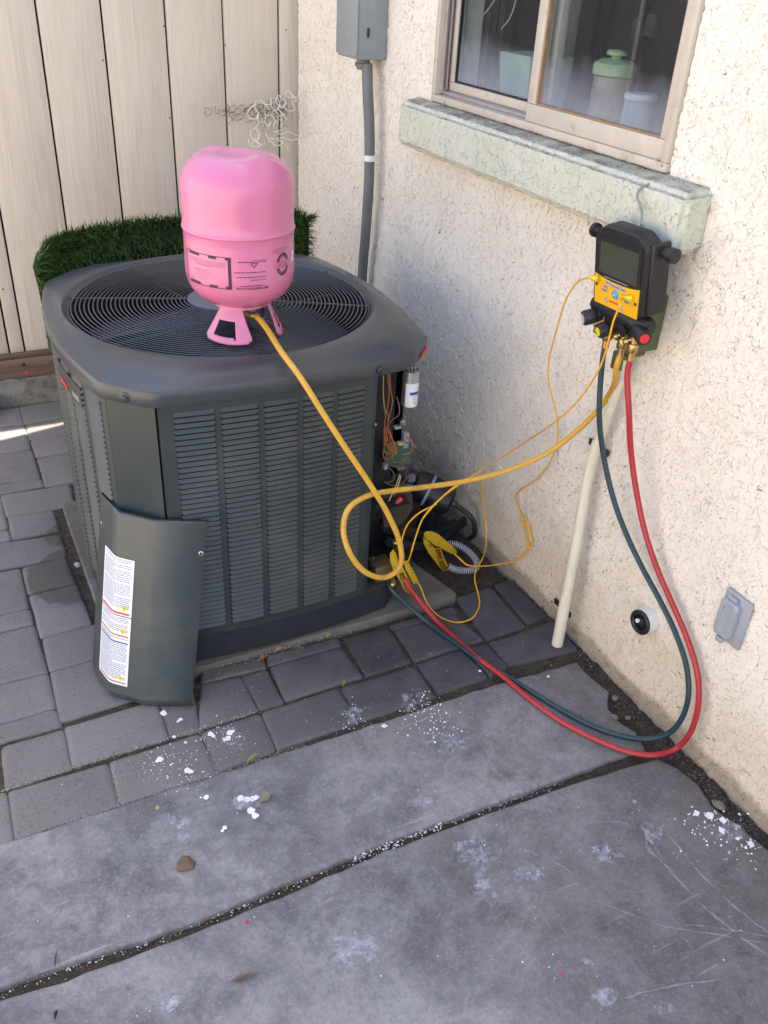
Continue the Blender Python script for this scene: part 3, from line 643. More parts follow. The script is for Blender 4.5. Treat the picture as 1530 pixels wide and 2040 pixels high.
# ================================================================== condenser pad
def rpoly(P,r=.03,n=4):
    out=[]
    for i in range(len(P)):
        p=Vector(P[i]); a=(Vector(P[i-1])-p).normalized(); b=(Vector(P[(i+1)%len(P)])-p).normalized()
        for k in range(n+1):
            t=k/n; out.append(p+a*r*(1-t)**2+b*r*t**2)
    return out
R_=rpoly([(-1.150,1.649),(-.205,1.649),(-.255,1.86),(-.26,2.56),(-1.145,2.56)],.02)
def ring(P,z,ins=0):
    c=sum(P,Vector((0,0)))/len(P); return [Vector((p.x+(c.x-p.x)*ins,p.y+(c.y-p.y)*ins,z)) for p in P]
pad=obj('equipment_pad',loft(MB(),[ring(R_,-.03),ring(R_,.009),ring(R_,.0135,.006),ring(R_,.0136,.02)]),PADM,label='low grey concrete pad under the condenser',cat='pad')
# ================================================================== condenser
ACX,ACY=-.715,2.085
ac=root('condenser',(ACX,ACY,.026),'dark grey louvered air conditioning condenser with one corner panel off','air conditioner')
Hh=.43; ch=.088
HD=.037      # the unit is this much longer (half) front to back
def outline(h,chf,bow,n=14):
    """bowed square with chamfered corners, counter-clockwise from the front-left corner"""
    h=h-.034; k=h+HD
    base=[(-h+chf,-k),(h-chf,-k),(h,-k+chf),(h,k-chf),(h-chf,k),(-h+chf,k),(-h,k-chf),(-h,-k+chf)]
    out=[]
    for i in range(8):
        a=Vector(base[i]); b=Vector(base[(i+1)%8]); t=(b-a).normalized(); nr=Vector((t.y,-t.x)); L=i%2==0
        k=n*2 if L else 4
        for j in range(k):
            u=j/k; out.append(a.lerp(b,u)+nr*(((bow*(1 if i%4==0 else 2.0)) if L else .002)*4*u*(1-u)))
    return [Vector((ACX+p.x,ACY+p.y)) for p in out]
def oz(h,c,b,z): return [Vector((p.x,p.y,z)) for p in outline(h,c,b)]
BW=.022; ZR=.735
fr_c=Vector((-.722,2.105))
def circ(r,z,ref):
    out=[]
    for p in ref:
        a=math.atan2(p.y-fr_c.y,p.x-fr_c.x); out.append(Vector((fr_c.x+r*math.cos(a),fr_c.y+r*math.sin(a),z)))
    return out
base_o=oz(.422,.086,BW,0)
rings=[oz(.418,.086,BW,ZR),oz(.4215,.086,BW,ZR),oz(.4235,.087,BW,ZR+.003),oz(.4235,.087,BW,ZR+.031),oz(.421,.087,BW,ZR+.0365),oz(.412,.088,BW,ZR+.0405),oz(.403,.090,BW-.001,ZR+.044),oz(.398,.094,BW-.003,ZR+.0475),oz(.392,.10,BW-.005,ZR+.0535)]
def blend(A,B,t,z): return [Vector((a.x*(1-t)+b.x*t,a.y*(1-t)+b.y*t,z)) for a,b in zip(A,B)]
c1=circ(.386,0,base_o)
rings+= [blend(rings[-1],c1,.5,ZR+.056),circ(.387,ZR+.058,base_o),circ(.386,ZR+.0575,base_o),circ(.381,ZR+.053,base_o),circ(.376,ZR+.046,base_o),circ(.371,ZR+.043,base_o),circ(.369,ZR+.038,base_o),circ(.366,ZR-.02,base_o)]
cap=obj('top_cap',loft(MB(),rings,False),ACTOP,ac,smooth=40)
# raised swage lines on the cap near the front edge
sw=MB()
for x0,x1,y,z in ((-.93,-.50,1.683,ZR+.0455),): sw.tube([(x0,y-.002,z-.003),(x0+.02,y,z),(-.72,y-.014,z),(x1-.02,y+.001,z),(x1,y+.002,z-.003)],.0035,8)
obj('swage',sw,ACTOP,cap)
for px,py in ((255,792),(748,735)):
    q=PY(px,py,1.70 if px<300 else 1.664); nn=Vector((-.66,-.75,0)) if px<300 else Vector((0,-1,0))
    if px<300: q=Vector((-1.0605,1.7005,ZR+.016)); 
    else: q=Vector((-.497,1.643,ZR+.014))
    obj('bolt',MB().lathe([(.0115,-.003),(.0115,.0005),(.009,.002),(.0065,.002),(.006,.005),(.003,.0055),(.001,.0055)],q+nn*.002,nn,14),ACG,ac)
# grille
gz=ZR+.049
grille=obj('grille_frame',MB().tube([(fr_c.x+.372*math.cos(t),fr_c.y+.372*math.sin(t),gz-.004) for t in np.linspace(0,2*math.pi,72)[:-1]],.0018,6,closed=True),WIREM,ac)
nr=27
for k in range(nr):
    r=.094+k*(.366-.094)/(nr-1); z=gz+.006*(1-(r/.37)**2)
    obj('ring',MB().tube([(fr_c.x+r*math.cos(t),fr_c.y+r*math.sin(t),z) for t in np.linspace(0,2*math.pi,80)[:-1]],.00155,5,closed=True),WIREM,grille)
for k in range(8):
    a=math.radians(22.5+45*k); d=Vector((math.cos(a),math.sin(a),0)); f3=Vector((*fr_c,0))
    obj('spoke',MB().tube([f3+d*.07+Vector((0,0,gz+.0035)),f3+d*.22+Vector((0,0,gz+.001)),f3+d*.380+Vector((0,0,gz-.004))],.0026,6),WIREM,grille)
    q=f3+d*.379+Vector((0,0,gz-.004)); obj('clip',MB().lathe([(.0085,0),(.0085,.003),(.004,.004),(.004,.006),(.001,.006)],q,n=10),ACG,grille)
obj('hub_disc',MB().lathe([(.001,.004),(.080,.003),(.087,.000),(.087,-.004),(.001,-.004)],(*fr_c,gz+.008),n=40),HUBM,ac)
# fan + motor, shroud, inside
obj('shroud',MB().lathe([(.3655,ZR+.02),(.366,.45)],(*fr_c,0),n=64,caps=False),DARKIN,ac)
obj('motor',MB().lathe([(.001,.62),(.07,.62),(.072,.50),(.001,.50)],(*fr_c,0),n=28),BLACK,ac)
for k in range(3):
    a0=math.radians(-150+120*k); pts=[]
    mb=MB(); vs=[]; nn=9
    for i in range(nn):
        r=.08+.275*i/(nn-1)
        for j in range(7):
            a=a0+math.radians(-8+ (70+10*i/nn)*j/6)+.25*(i/nn); vs.append((fr_c.x+r*math.cos(a),fr_c.y+r*math.sin(a),.655+.055*(j/6)-.02*(i/nn)))
    fs=[(i*7+j,i*7+j+1,(i+1)*7+j+1,(i+1)*7+j) for i in range(nn-1) for j in range(6)]; mb.add(vs,fs)
    o=obj('fan_blade',mb,BLADE,ac,fix=False); so=o.modifiers.new('s','SOLIDIFY'); so.thickness=.002
for k in range(4):
    a=math.radians(15+90*k); d=Vector((math.cos(a),math.sin(a),0)); f3=Vector((*fr_c,.735)); obj('motor_bracket',MB().tube([f3+d*.06,f3+d*.36],.004,6),BLADE,ac)
obj('floor_pan',MB().box((ACX-.38,ACY-.38,.11),(ACX+.38,ACY+.38,.12)),DARKIN,ac,smooth=0)
# base pan
bp_=[oz(.400,.084,BW,.0138),oz(.404,.084,BW,.018),oz(.402,.084,BW,.092),oz(.396,.084,BW,.096)]
obj('base_pan',loft(MB(),bp_),BASEPAN,ac)
# bowed side faces
Hb=.412-.034; Hk=Hb+HD; CB=.086
def side_pt(side,u,off=0.0):
    """point on a bowed side; u in -1..1 runs left to right seen from outside"""
    fb=side in('front','back'); hl=(Hb if fb else Hk)-CB; d=BW*(1 if fb else 2.0)*(1-u*u); s=u*hl; 
    if side=='front': return Vector((ACX+s,ACY-Hk-d-off,0)), Vector((0,-1,0)), math.atan(-2*BW*u/hl)
    if side=='left': return Vector((ACX-Hb-d-off,ACY-s,0)), Vector((-1,0,0)), 0
    if side=='right': return Vector((ACX+Hb+d+off,ACY+s,0)), Vector((1,0,0)), 0
    if side=='back': return Vector((ACX-s,ACY+Hk+d+off,0)), Vector((0,1,0)), 0
ZA,ZB=.100,.7345
def strip(mb,side,u0,u1,z0,z1,off,th=.0012,n=8):
    F=[];B=[]
    for i in range(n+1):
        u=u0+(u1-u0)*i/n; F.append(side_pt(side,u,off)[0]); B.append(side_pt(side,u,off-th)[0])
    vs=[];m=n+1
    for Z in (z0,z1):
        for p in F: vs.append(p+Vector((0,0,Z)))
        for p in B: vs.append(p+Vector((0,0,Z)))
    fs=[]
    for i in range(n):
        fs+=[(i,i+1,2*m+i+1,2*m+i),(m+i+1,m+i,3*m+i,3*m+i+1),(i+1,i,m+i,m+i+1),(2*m+i,2*m+i+1,3*m+i+1,3*m+i)]
    fs+=[(0,2*m,3*m,m),(n,m+n,3*m+n,2*m+n)]
    mb.add(vs,fs)
hl=Hb-CB; hk=Hk-CB
def ux(x): return (x-ACX)/hl
def louver_mesh(w_,p_):
    # stamped louver: slopes out towards its lower lip, dark gap beneath it
    t=.0008; o=.0052; i_=.0045; a=.0; top=p_*.5; lo=-p_*.10
    V_=[(-w_/2,a,top),(w_/2,a,top),(w_/2-i_,o,lo),(-w_/2+i_,o,lo),(-w_/2,0,lo-.001),(w_/2,0,lo-.001),(-w_/2+i_,o-.0016,lo-.0009),(w_/2-i_,o-.0016,lo-.0009),(-w_/2+.001,-.002,lo-.0009),(w_/2-.001,-.002,lo-.0009)]
    F_=[(0,1,2,3),(0,3,4),(1,5,2),(3,2,7,6),(4,3,6,8),(5,9,7,2)]
    me=bpy.data.meshes.new('louver'); me.from_pydata([(x,-y,z) for x,y,z in V_],[],F_); me.update(); me.materials.append(ACL); return me
def louver_panel(side,cols,nrows,parent_name,limit=None,col=None):
    pm=MB(); us=[c for c in cols]
    edges=[us[0][0]-us[0][2]]; strip(pm,side,cols[0][3],cols[0][0],ZA,ZB,0)
    for i in range(len(cols)-1): strip(pm,side,cols[i][1],cols[i+1][0],ZA,ZB,0,n=2)
    strip(pm,side,cols[-1][1],cols[-1][3],ZA,ZB,0)
    zt=ZB-.020; zb=ZA+.022
    for c in cols:
        strip(pm,side,c[0],c[1],zt,ZB,0,n=4); strip(pm,side,c[0],c[1],ZA,zb,0,n=4)
    panel=obj(parent_name,pm,ACL,ac)
    p=(zt-zb)/nrows; cache={}; left=MB(); cnt=0
    for ci,c in enumerate(cols):
        P0=side_pt(side,c[0])[0]; P1=side_pt(side,c[1])[0]; mid=(P0+P1)/2; w_=(P1-P0).length; t=(P1-P0).normalized(); rz=math.atan2(t.y,t.x)
        # tiny outward nudge because the chord sits inside the bow
        mo=side_pt(side,(c[0]+c[1])/2)[0]; mid=mid.lerp(mo,.55)
        key=round(w_,3)
        if key not in cache: cache[key]=louver_mesh(w_,p)
        for k in range(nrows):
            z=zb+p*(k+.5)
            if cnt<limit: inst('louver',cache[key],panel,mid+Vector((0,0,z)),rz); cnt+=1
            else:
                me=cache[key]; Mx=Matrix.Translation(mid+Vector((0,0,z)))@Matrix.Rotation(rz,4,'Z'); left.add([Mx@v.co for v in me.vertices],[tuple(q.vertices) for q in me.polygons])
    if left.v: obj('louvers',left,ACL,panel,kind='stuff',smooth=0,fix=False)
    bk=MB(); strip(bk,side,cols[0][3],cols[-1][3],ZA,ZB,-.012,th=.001); obj('coil',bk,DARKIN,ac)
    return panel
fcols=[]
xs=[-.975,-.890,-.882]; fx=[(-.974,-.887),(-.875,-.791),(-.779,-.700),(-.688,-.614),(-.602,-.532)]
L_=-1.005; Rr=-.508
cols=[(ux(a),ux(b),0,ux(L_)) for a,b in fx]; cols[-1]=(cols[-1][0],cols[-1][1],0,ux(Rr))
louver_panel('front',cols,44,'front_panel',300)
lx=[(-.82,-.60),(-.55,-.33),(-.28,-.06),(-.01,.21),(.26,.48),(.53,.75)]
lx=[(.72,.93),(.44,.65),(.16,.37),(-.12,.09),(-.40,-.19),(-.68,-.47),(-.94,-.75)]; lx=lx[::-1]
cols=[(a,b,0,-1.0) for a,b in lx]; cols[-1]=(*cols[-1][:3],1.0)
louver_panel('left',cols,44,'left_panel',80)
# chamfer post front-left, plain right/back panels
def facet(a,b,z0,z1,th=.0012):
    a=Vector((*a,0));b=Vector((*b,0)); t=(b-a).normalized(); nr=Vector((t.y,-t.x,0)); return MB().prism([a+Vector((0,0,z0)),b+Vector((0,0,z0)),b+Vector((0,0,z1)),a+Vector((0,0,z1))],-nr*th)
FL=(ACX-hl,ACY-Hk); LF=(ACX-Hb,ACY-hk)
obj('corner_panel',facet((LF[0]+.0005,LF[1]-.003),(FL[0]-.003,FL[1]+.0005),ZA-.002,ZB),ACG,ac)
mbs=MB(); strip(mbs,'right',-.70,1,ZA,ZB,0); strip(mbs,'back',-1,1,ZA,ZB,0); obj('rear_panel',mbs,ACG,ac)
obj('rear_corner',facet((ACX+Hb,ACY+hk),(ACX+hl,ACY+Hk),ZA,ZB),ACG,ac); obj('rear_corner',facet((ACX-hl,ACY+Hk),(ACX-Hb,ACY+hk),ZA,ZB),ACG,ac)
# post at the open corner
pst=MB(); strip(pst,'front',ux(-.5075),ux(-.497),ZA,ZB,-.004,n=2); pst.bbox((-.4985,1.664,ZA),(-.4965,1.70,ZB),.0005)
post=obj('open_post',pst,ACG,ac)
for px,py in ((747,845),(747,852),(744,1112),(741,1125),(751,1010)):
    q=PY(px,py,1.662); q.y=side_pt('front',ux(q.x))[0].y; obj('screw',MB().lathe([(.004,0),(.004,.0015),(.002,.002),(.001,.002)],q,(0,-1,0),8),(CHROME if py in (845,1112) else BLACK),ac)
# red/white badge pieces
lp0=side_pt('left',.30,.003)[0]
bd=MB()
pl_=[side_pt('left',u,.0045)[0] for u in np.linspace(.05,.62,9)]
for i in range(8): bd.prism([pl_[i]+Vector((0,0,.652)),pl_[i+1]+Vector((0,0,.652)),pl_[i+1]+Vector((0,0,.702)),pl_[i]+Vector((0,0,.702))],(.003,0,0))
badge=obj('badge',bd,BASEPAN,ac)
pl_=[side_pt('left',u,.0065)[0] for u in np.linspace(.12,.30,6)]
bd=MB()
for i in range(5): bd.prism([pl_[i]+Vector((0,0,.656)),pl_[i+1]+Vector((0,0,.656)),pl_[i+1]+Vector((0,0,.668)),pl_[i]+Vector((0,0,.668))],(.0015,0,0))
obj('red_band',bd,REDP,badge)
pl_=[side_pt('left',u,.0065)[0] for u in np.linspace(.44,.58,4)]
bd=MB()
for i in range(3): bd.prism([pl_[i]+Vector((0,0,.662)),pl_[i+1]+Vector((0,0,.662)),pl_[i+1]+Vector((0,0,.676)),pl_[i]+Vector((0,0,.676))],(.0015,0,0))
obj('white_band',bd,SILV,badge)
rb=[Vector((ACX+.3895-.087*(1-t)-.001,ACY-.4265+.087*t-.003,0)) for t in (.55,1.0)]
obj('red_sticker',MB().prism([rb[0]+Vector((.001,-.001,ZR+.001)),rb[1]+Vector((.001,-.001,ZR+.002)),rb[1]+Vector((.001,-.001,ZR+.013)),rb[0]+Vector((.001,-.001,ZR+.011))],(.0015,-.0015,0)),REDP,ac)
# ---- control compartment behind the missing corner panel
def seg(a,b,z0,z1,th=.002): return facet(a,b,z0,z1,th)
cab=obj('control_plate',seg((-.500,1.760),(-.372,1.800),.33,ZB),DARKIN,ac)
obj('divider',MB().box((-.374,1.80,.33),(-.372,1.90,ZB)),DARKIN,ac); obj('compartment_floor',MB().box((-.497,1.70,.328),(-.36,1.80,.33)),DARKIN,ac)
obj('inner_wall',seg((-.500,1.80),(-.30,1.86),.10,.33),DARKIN,ac)
obj('card',MB().prism([PY(760,1000,1.745),PY(765,1052,1.745),PY(800,1045,1.745),PY(822,1015,1.745),PY(822,985,1.745),PY(800,970,1.745),PY(765,975,1.745)],(0,.002,0)),CARD,ac)
cpc=PY(817,772,1.735)
capn=obj('capacitor',MB().lathe([(.0185,-.046),(.0205,-.046),(.0205,.044),(.0215,.044),(.0215,.047),(.019,.047),(.018,.045),(.001,.045)],cpc,n=26),SILV,ac)
lb=MB()
def cylpatch(c,r,a0,a1,z0,z1,n=8):
    m=MB(); vs=[]
    for i in range(n+1):
        a=math.radians(a0+(a1-a0)*i/n)
        for z in (z0,z1): vs.append(Vector(c)+Vector((r*math.cos(a),r*math.sin(a),z)))
    return m.add(vs,[(2*i,2*i+2,2*i+3,2*i+1) for i in range(n)])
obj('label',cylpatch(cpc,.0208,-150,-30,-.044,.018),LBL,capn); obj('label_stripe',cylpatch(cpc,.0211,-118,-40,-.012,-.004),BLUEB,capn)
tx=MB()
for k in range(4): tx.add(*(lambda m:(m.v,m.f))(cylpatch(cpc,.0211,-100+6*(k%2),-60,-.018-k*.006,-.0165-k*.006,4)))
obj('label_print',tx,LGREY,capn)
for dx in (-.008,.0,.008): obj('terminal',MB().bbox((cpc.x+dx-.0015,cpc.y-.004,cpc.z+.045),(cpc.x+dx+.0015,cpc.y+.004,cpc.z+.056),.0005),SILV,capn)
obj('board',MB().prism([PY(768,930,1.755),PY(820,925,1.775),PY(820,875,1.775),PY(770,885,1.755)],(0,.002,0)),PCB,ac)
for q,c_ in (((784,854,794,850),GREYO),((803,865,808,890),GREYO),((791,886,806,881),WYEL),((763,927,767,933),GREYO),((790,935,803,930),GREYC),((812,950,822,957),GREYC),((795,840,802,846),CHROME)):
    a=PY(q[0],q[1],1.745); b=PY(q[2],q[3],1.745); m_=(a+b)/2; obj('connector',MB().bbox((min(a.x,b.x),m_.y-.008,min(a.z,b.z)),(max(a.x,b.x)+.004,m_.y+.006,max(a.z,b.z)+.004),.001),c_,ac)
WR=[ (COPPER,[(776,742,1.70),(778,775,1.70),(782,800,1.71),(776,830,1.72),(770,855,1.73)]),(COPPER,[(772,742,1.71),(775,790,1.71),(768,830,1.715),(765,870,1.72),(770,905,1.72),(782,898,1.72),(775,870,1.72)]),
 (COPPER,[(768,855,1.725),(775,885,1.71),(788,905,1.70),(786,890,1.70),(776,858,1.72)]),(COPPER,[(766,850,1.725),(768,880,1.705),(780,900,1.70),(787,902,1.70),(783,880,1.70),(774,852,1.72)]),
 (COPPER,[(770,852,1.725),(778,870,1.70),(787,885,1.70),(790,900,1.70),(785,896,1.71),(778,880,1.71)]),(COPPER,[(765,815,1.71),(772,822,1.70),(772,850,1.71),(768,880,1.71),(766,900,1.715),(776,903,1.72)]),
 (COPPER,[(808,865,1.72),(820,880,1.70),(822,895,1.70),(812,904,1.71),(802,905,1.72)]),(COPPER,[(810,870,1.72),(823,888,1.70),(818,900,1.705),(806,905,1.72)]),
 (WBROWN,[(790,790,1.72),(796,815,1.70),(794,827,1.70),(780,838,1.71),(771,855,1.72)]),(WBROWN,[(780,905,1.73),(785,920,1.72),(800,920,1.71),(812,910,1.71),(812,930,1.71),(808,945,1.72)]),(WBROWN,[(762,910,1.74),(775,925,1.73),(790,930,1.72),(806,920,1.72)]),
 (WBROWN,[(765,960,1.74),(785,968,1.73),(800,965,1.72),(815,945,1.72)]),(WBROWN,[(768,850,1.73),(764,890,1.72),(770,902,1.72)]),
 (WYEL,[(797,945,1.73),(790,965,1.72),(783,980,1.71),(775,998,1.70)]),(WYEL,[(764,745,1.73),(764,790,1.73),(768,830,1.73)]),(WYEL,[(799,948,1.73),(793,968,1.72),(785,985,1.71)]),
 (WGRN,[(790,980,1.73),(805,966,1.72),(820,968,1.71),(822,976,1.71),(810,984,1.72)]),(WGRN,[(770,925,1.74),(785,945,1.73),(782,958,1.73),(770,962,1.73)]),(WBLUE,[(806,950,1.73),(818,944,1.72),(822,960,1.71),(818,972,1.72)]),(WBLUE,[(806,880,1.73),(815,885,1.72),(818,893,1.72)]),
 (REDP,[(780,742,1.73),(795,738,1.73),(810,733,1.735),(817,730,1.735)]),(COPPER,[(770,875,1.73),(763,905,1.72),(773,915,1.72),(785,905,1.715)])]
for m_,ps in WR: obj('wire',MB().tube(spline([PY(*p) for p in ps],6),.0014,5),m_,ac)
obj('wire_cap',MB().lathe([(.007,0),(.006,.012),(.003,.02),(.001,.021)],PY(800,992,1.70),(-.7,0,-.6),12),REDP,ac)
# ================================================================== removed corner panel leaning on the unit
lean=root('removed_panel',(-1.13,1.62,0),'removed three sided dark grey corner panel leaning against the condenser corner','panel')
Bt=[Vector((-1.212,1.735,.002)),Vector((-1.192,1.639,.002)),Vector((-1.126,1.575,.002)),Vector((-1.022,1.528,.002))]
off=Vector((.094,.0925,.458)); 
def bend(P,d=.006,n=3):     # round the two folds
    out=[P[0]]
    for i in (1,2):
        a=(P[i-1]-P[i]).normalized(); b=(P[i+1]-P[i]).normalized()
        for k in range(n+1): t=k/n; out.append(P[i]+a*d*(1-t)**2+b*d*t**2)
    return out+[P[3]]
B_=bend(Bt); lv=[]
inw=Vector((.5,.62,0)).normalized()
def row(t,ins=0): 
    R=[]
    for i,p in enumerate(B_): R.append(p+off*t+inw*ins)
    return R
rows=[row(.0,.014),row(.012,.009),row(.042,.002),row(.050,.0),row(.062,.0)]+[row(t) for t in np.linspace(.1,.985,12)]+[row(1.0)]
m=len(B_); vs=[p for R in rows for p in R]; fs=[(i*m+k,i*m+k+1,(i+1)*m+k+1,(i+1)*m+k) for i in range(len(rows)-1) for k in range(m-1)]
# vertical end flange
PANELM=simple('panel_enamel',(.048,.064,.070),.36,var=.05,vs=8,dirt=(.085,.095,.09),dirt_s=9,dirt_a=.5,dirt_b=.8)
sheet=obj('sheet',MB().add(vs,fs),PANELM,lean,smooth=7,fix=False); so=sheet.modifiers.new('s','SOLIDIFY'); so.thickness=.0016; so.offset=0
obj('top_flange',MB().prism([p+inw*.001+Vector((0,0,-.0002)) for p in row(1.0)]+[p+inw*.010+Vector((0,0,-.002)) for p in row(1.0)][::-1],(0,0,-.0014)),ACG,lean)
def LP(s,t,o=0.0):        # s along the bent section 0..3, t up, o outwards
    i=min(int(s),2); u=s-i; p=Bt[i].lerp(Bt[i+1],u)+off*t
    # round-fold aware offset
    a=(Bt[i+1]-Bt[i]).normalized(); nrm=a.cross(off.normalized()); 
    if nrm.y>0 and nrm.x>0: nrm=-nrm
    if nrm.dot(inw)>0: nrm=-nrm
    return p+nrm*o
for s,t in ((2.93,.84),(.10,.855)):
    c=LP(s,t,.0012); nrm=LP(s,t,1)-LP(s,t,0); obj('hole_rim',MB().lathe([(.0055,0),(.0055,.0008),(.0034,.0012),(.0034,0)],c,nrm,14,False),CHROME,lean); obj('hole',MB().lathe([(.0034,0),(.0034,.0004),(.0001,.0004)],c,nrm,12),DARKIN,lean)
obj('notch',MB().add([LP(2.25,.018,.001),LP(2.62,.018,.001),LP(2.55,.024,.001),LP(2.3,.024,.001)],[(0,1,2,3)]),DARKIN,lean)
# warning label wraps the first fold
def fold_pt(s,t,o):  # smooth across fold at s=1
    if abs(s-1)<.09:
        a=LP(.91,t,o); b=LP(1.09,t,o); mid=(Bt[1]+off*t)+( (LP(.91,t,1)-LP(.91,t,0))+(LP(1.09,t,1)-LP(1.09,t,0)) ).normalized()*(o+ -.0012)
        u=(s-.91)/.18; return a*(1-u)**2+mid*2*u*(1-u)+b*u*u
    return LP(s,t,o)
S0,S1=.42,1.52
def patch(s0,s1,t0,t1,o,m_,name,parent,skew=0.0,n=14):
    vs=[]; 
    for i in range(n+1):
        s=s0+(s1-s0)*i/n
        for t in (t0,t1): vs.append(fold_pt(s,t,o))
    return obj(name,MB().add(vs,[(2*i,2*i+2,2*i+3,2*i+1) for i in range(n)]),m_,parent,fix=False)
for (t0,t1) in ((.477,.775),(.100,.472)):
    lab=patch(S0,S1,t0,t1,.0022,LBL,'warning_label',lean)
    tm=MB(); t=t1-.012
    blk=0
    while t>t0+(.030 if t0>.4 else .03):
        s=S0+.06; 
        if not (t0<.4 and (.355<t<.39)):
            while s<S1-.10:
                wl=random.uniform(.03,.11); e=min(s+wl,S1-.07); 
                vs=[fold_pt(s,t,.0026),fold_pt(e,t,.0026),fold_pt(e,t+.0042,.0026),fold_pt(s,t+.0042,.0026)]; tm.add(vs,[(0,1,2,3)]); s=e+random.uniform(.012,.022)
                if random.random()<.015: break
        t-=.0100 if random.random()>.08 else .018
    obj('label_print',tm,LGREY,lab,fix=False,smooth=0)
patch(S0+.04,S1-.05,.484,.494,.0028,REDB,'label_bar',lab); patch(S0+.04,S1-.05,.366,.373,.0028,ORANGEB,'label_bar',lab); patch(S0+.04,S1-.05,.330,.337,.0028,BLUEB,'label_bar',lab); patch(S0+.04,S1-.05,.111,.118,.0028,ORANGEB,'label_bar',lab)
for t in (.500,.379,.124):
    a,b,c=LP(1.20,t+.026,.003),LP(1.42,t+.026,.003),LP(1.31,t,.003); w0=LP(1.17,t-.002,.0027),LP(1.45,t-.002,.0027),LP(1.45,t+.030,.0027),LP(1.17,t+.030,.0027)
    obj('warning_triangle',MB().add([a,b,c],[(0,1,2)]),YELB,lab,fix=False,smooth=0); obj('triangle_mark',MB().add([LP(1.298,t+.021,.0034),LP(1.322,t+.021,.0034),LP(1.316,t+.009,.0034),LP(1.304,t+.009,.0034)],[(0,1,2,3)]),BLACK,lab,fix=False,smooth=0)
# ================================================================== pink tank upside down
TC=Vector((-.748,1.872,0)); GZ=gz+.010
PH0=math.degrees(math.atan2(CAM.y-TC.y,CAM.x-TC.x))
tank=root('refrigerant_tank',(TC.x,TC.y,GZ),'pink refrigerant tank standing upside down on the condenser grille','gas cylinder')
TR=.1205; zb=GZ+.070
prof=[(.001,zb),(.045,zb+.001),(.075,zb+.010),(.100,zb+.027),(.114,zb+.047),(TR-.001,zb+.070),(TR,zb+.09),(TR,zb+.166),(TR+.002,zb+.169),(TR+.002,zb+.173),(TR,zb+.176),(TR,zb+.254),(TR-.002,zb+.270),(TR-.009,zb+.287),(.099,zb+.302),(.082,zb+.314),(.060,zb+.319),(.03,zb+.319),(.001,zb+.319)]
nn=72; mb=MB(); vs=[]
PR=spline([Vector((a,0,b)) for a,b in prof],3)
for p in PR:
    for k in range(nn):
        a=2*math.pi*k/nn; r=max(p.x,.0005); h=p.z
        top=h>zb+.284
        if top:   # four feet bumps pressed in the base
            ang=a-math.radians(PH0+48); lobe=max(0,math.cos(2*ang))**2.0; t=1; rad=math.exp(-((r-.068)/.024)**2)
            h+= .0065*lobe*rad
            if r<.035: h-=.004
        vs.append(TC+Vector((r*math.cos(a),r*math.sin(a),h)))
m=len(PR); fs=[(i*nn+k,i*nn+(k+1)%nn,(i+1)*nn+(k+1)%nn,(i+1)*nn+k) for i in range(m-1) for k in range(nn)]+[tuple(range(nn-1,-1,-1)),tuple((m-1)*nn+k for k in range(nn))]
obj('tank_body',mb.add(vs,fs),PINK,tank,smooth=60)
def collar(a_c,half,hole=True):
    nu,nv=26,16; V_={}; mbc=MB(); idx={}
    def pt(u,v,o=0): # v 0 at the tank, 1 at the foot
        wd=half*(.62+.38*v) if v<.8 else half*(.62+.38*v)
        a=math.radians(a_c+PH0+ u*wd); r=.060+.034*v+o; drop=.0
        return TC+Vector((r*math.cos(a),r*math.sin(a), zb+.004-(.074-.004*abs(u)**2)*v))
    cells=[]
    for i in range(nu):
        for j in range(nv):
            u=(-1+2*(i+.5)/nu); v=(j+.5)/nv
            if hole and -.62<u<.40 and .40<v<.80: continue
            if hole and .27<u<.40 and .78<v<.90: continue
            if v>.86 and (abs(u)-.86)**2*40+(v-.86)**2*60>1.0 and abs(u)>.86: continue
            cells.append((i,j))
    vid={}
    for i,j in cells:
        q=[]
        for a_,b_ in ((i,j),(i+1,j),(i+1,j+1),(i,j+1)):
            if (a_,b_) not in vid: vid[(a_,b_)]=len(vid)
            q.append(vid[(a_,b_)])
        mbc.f.append(tuple(q))
    mbc.v=[None]*len(vid)
    for (a_,b_),k in vid.items():
        u=-1+2*a_/nu; v=b_/nv
        if v>.85 and abs(u)>.8: u=math.copysign(abs(u)-.9*max(0,(v-.85))**1.1*abs(u),u)
        mbc.v[k]=pt(u,v)
    o=obj('collar_handle',mbc,PINK,tank,smooth=60,fix=False); so=o.modifiers.new('s','SOLIDIFY'); so.thickness=.0022; so.offset=0; bv=o.modifiers.new('b','BEVEL'); bv.width=.0008; bv.segments=1; bv.limit_method='ANGLE'
collar(-24,40); collar(92,34); 
obj('collar_ring',MB().lathe([(.062,.003),(.063,-.006),(.060,-.006)],TC+Vector((0,0,zb+.006)),n=40,caps=False),PINK,tank)
vv=TC+Vector((0,0,zb)); dirh=(PY(515,632,1.83)-PY(497,622,1.85)).normalized()
valve=obj('valve',MB().lathe([(.014,.002),(.014,-.012),(.010,-.013),(.010,-.030),(.012,-.031),(.012,-.040),(.006,-.045),(.001,-.045)],vv,n=18),BRASS,tank)
HS=PY(512,632,1.815)
obj('port',MB().tube([vv+Vector((0,0,-.022)),vv.lerp(HS,.8)+Vector((0,0,-.007))],.0075,10),BRASS,tank)
obj('hand_knob',MB().lathe([(.004,0),(.018,.001),(.021,.004),(.021,.010),(.017,.013),(.003,.013)],TC+Vector((.035,.010,zb-.030)),(.8,.35,-.45),18),simple('knob_blue',(.02,.015,.10),.4),tank)
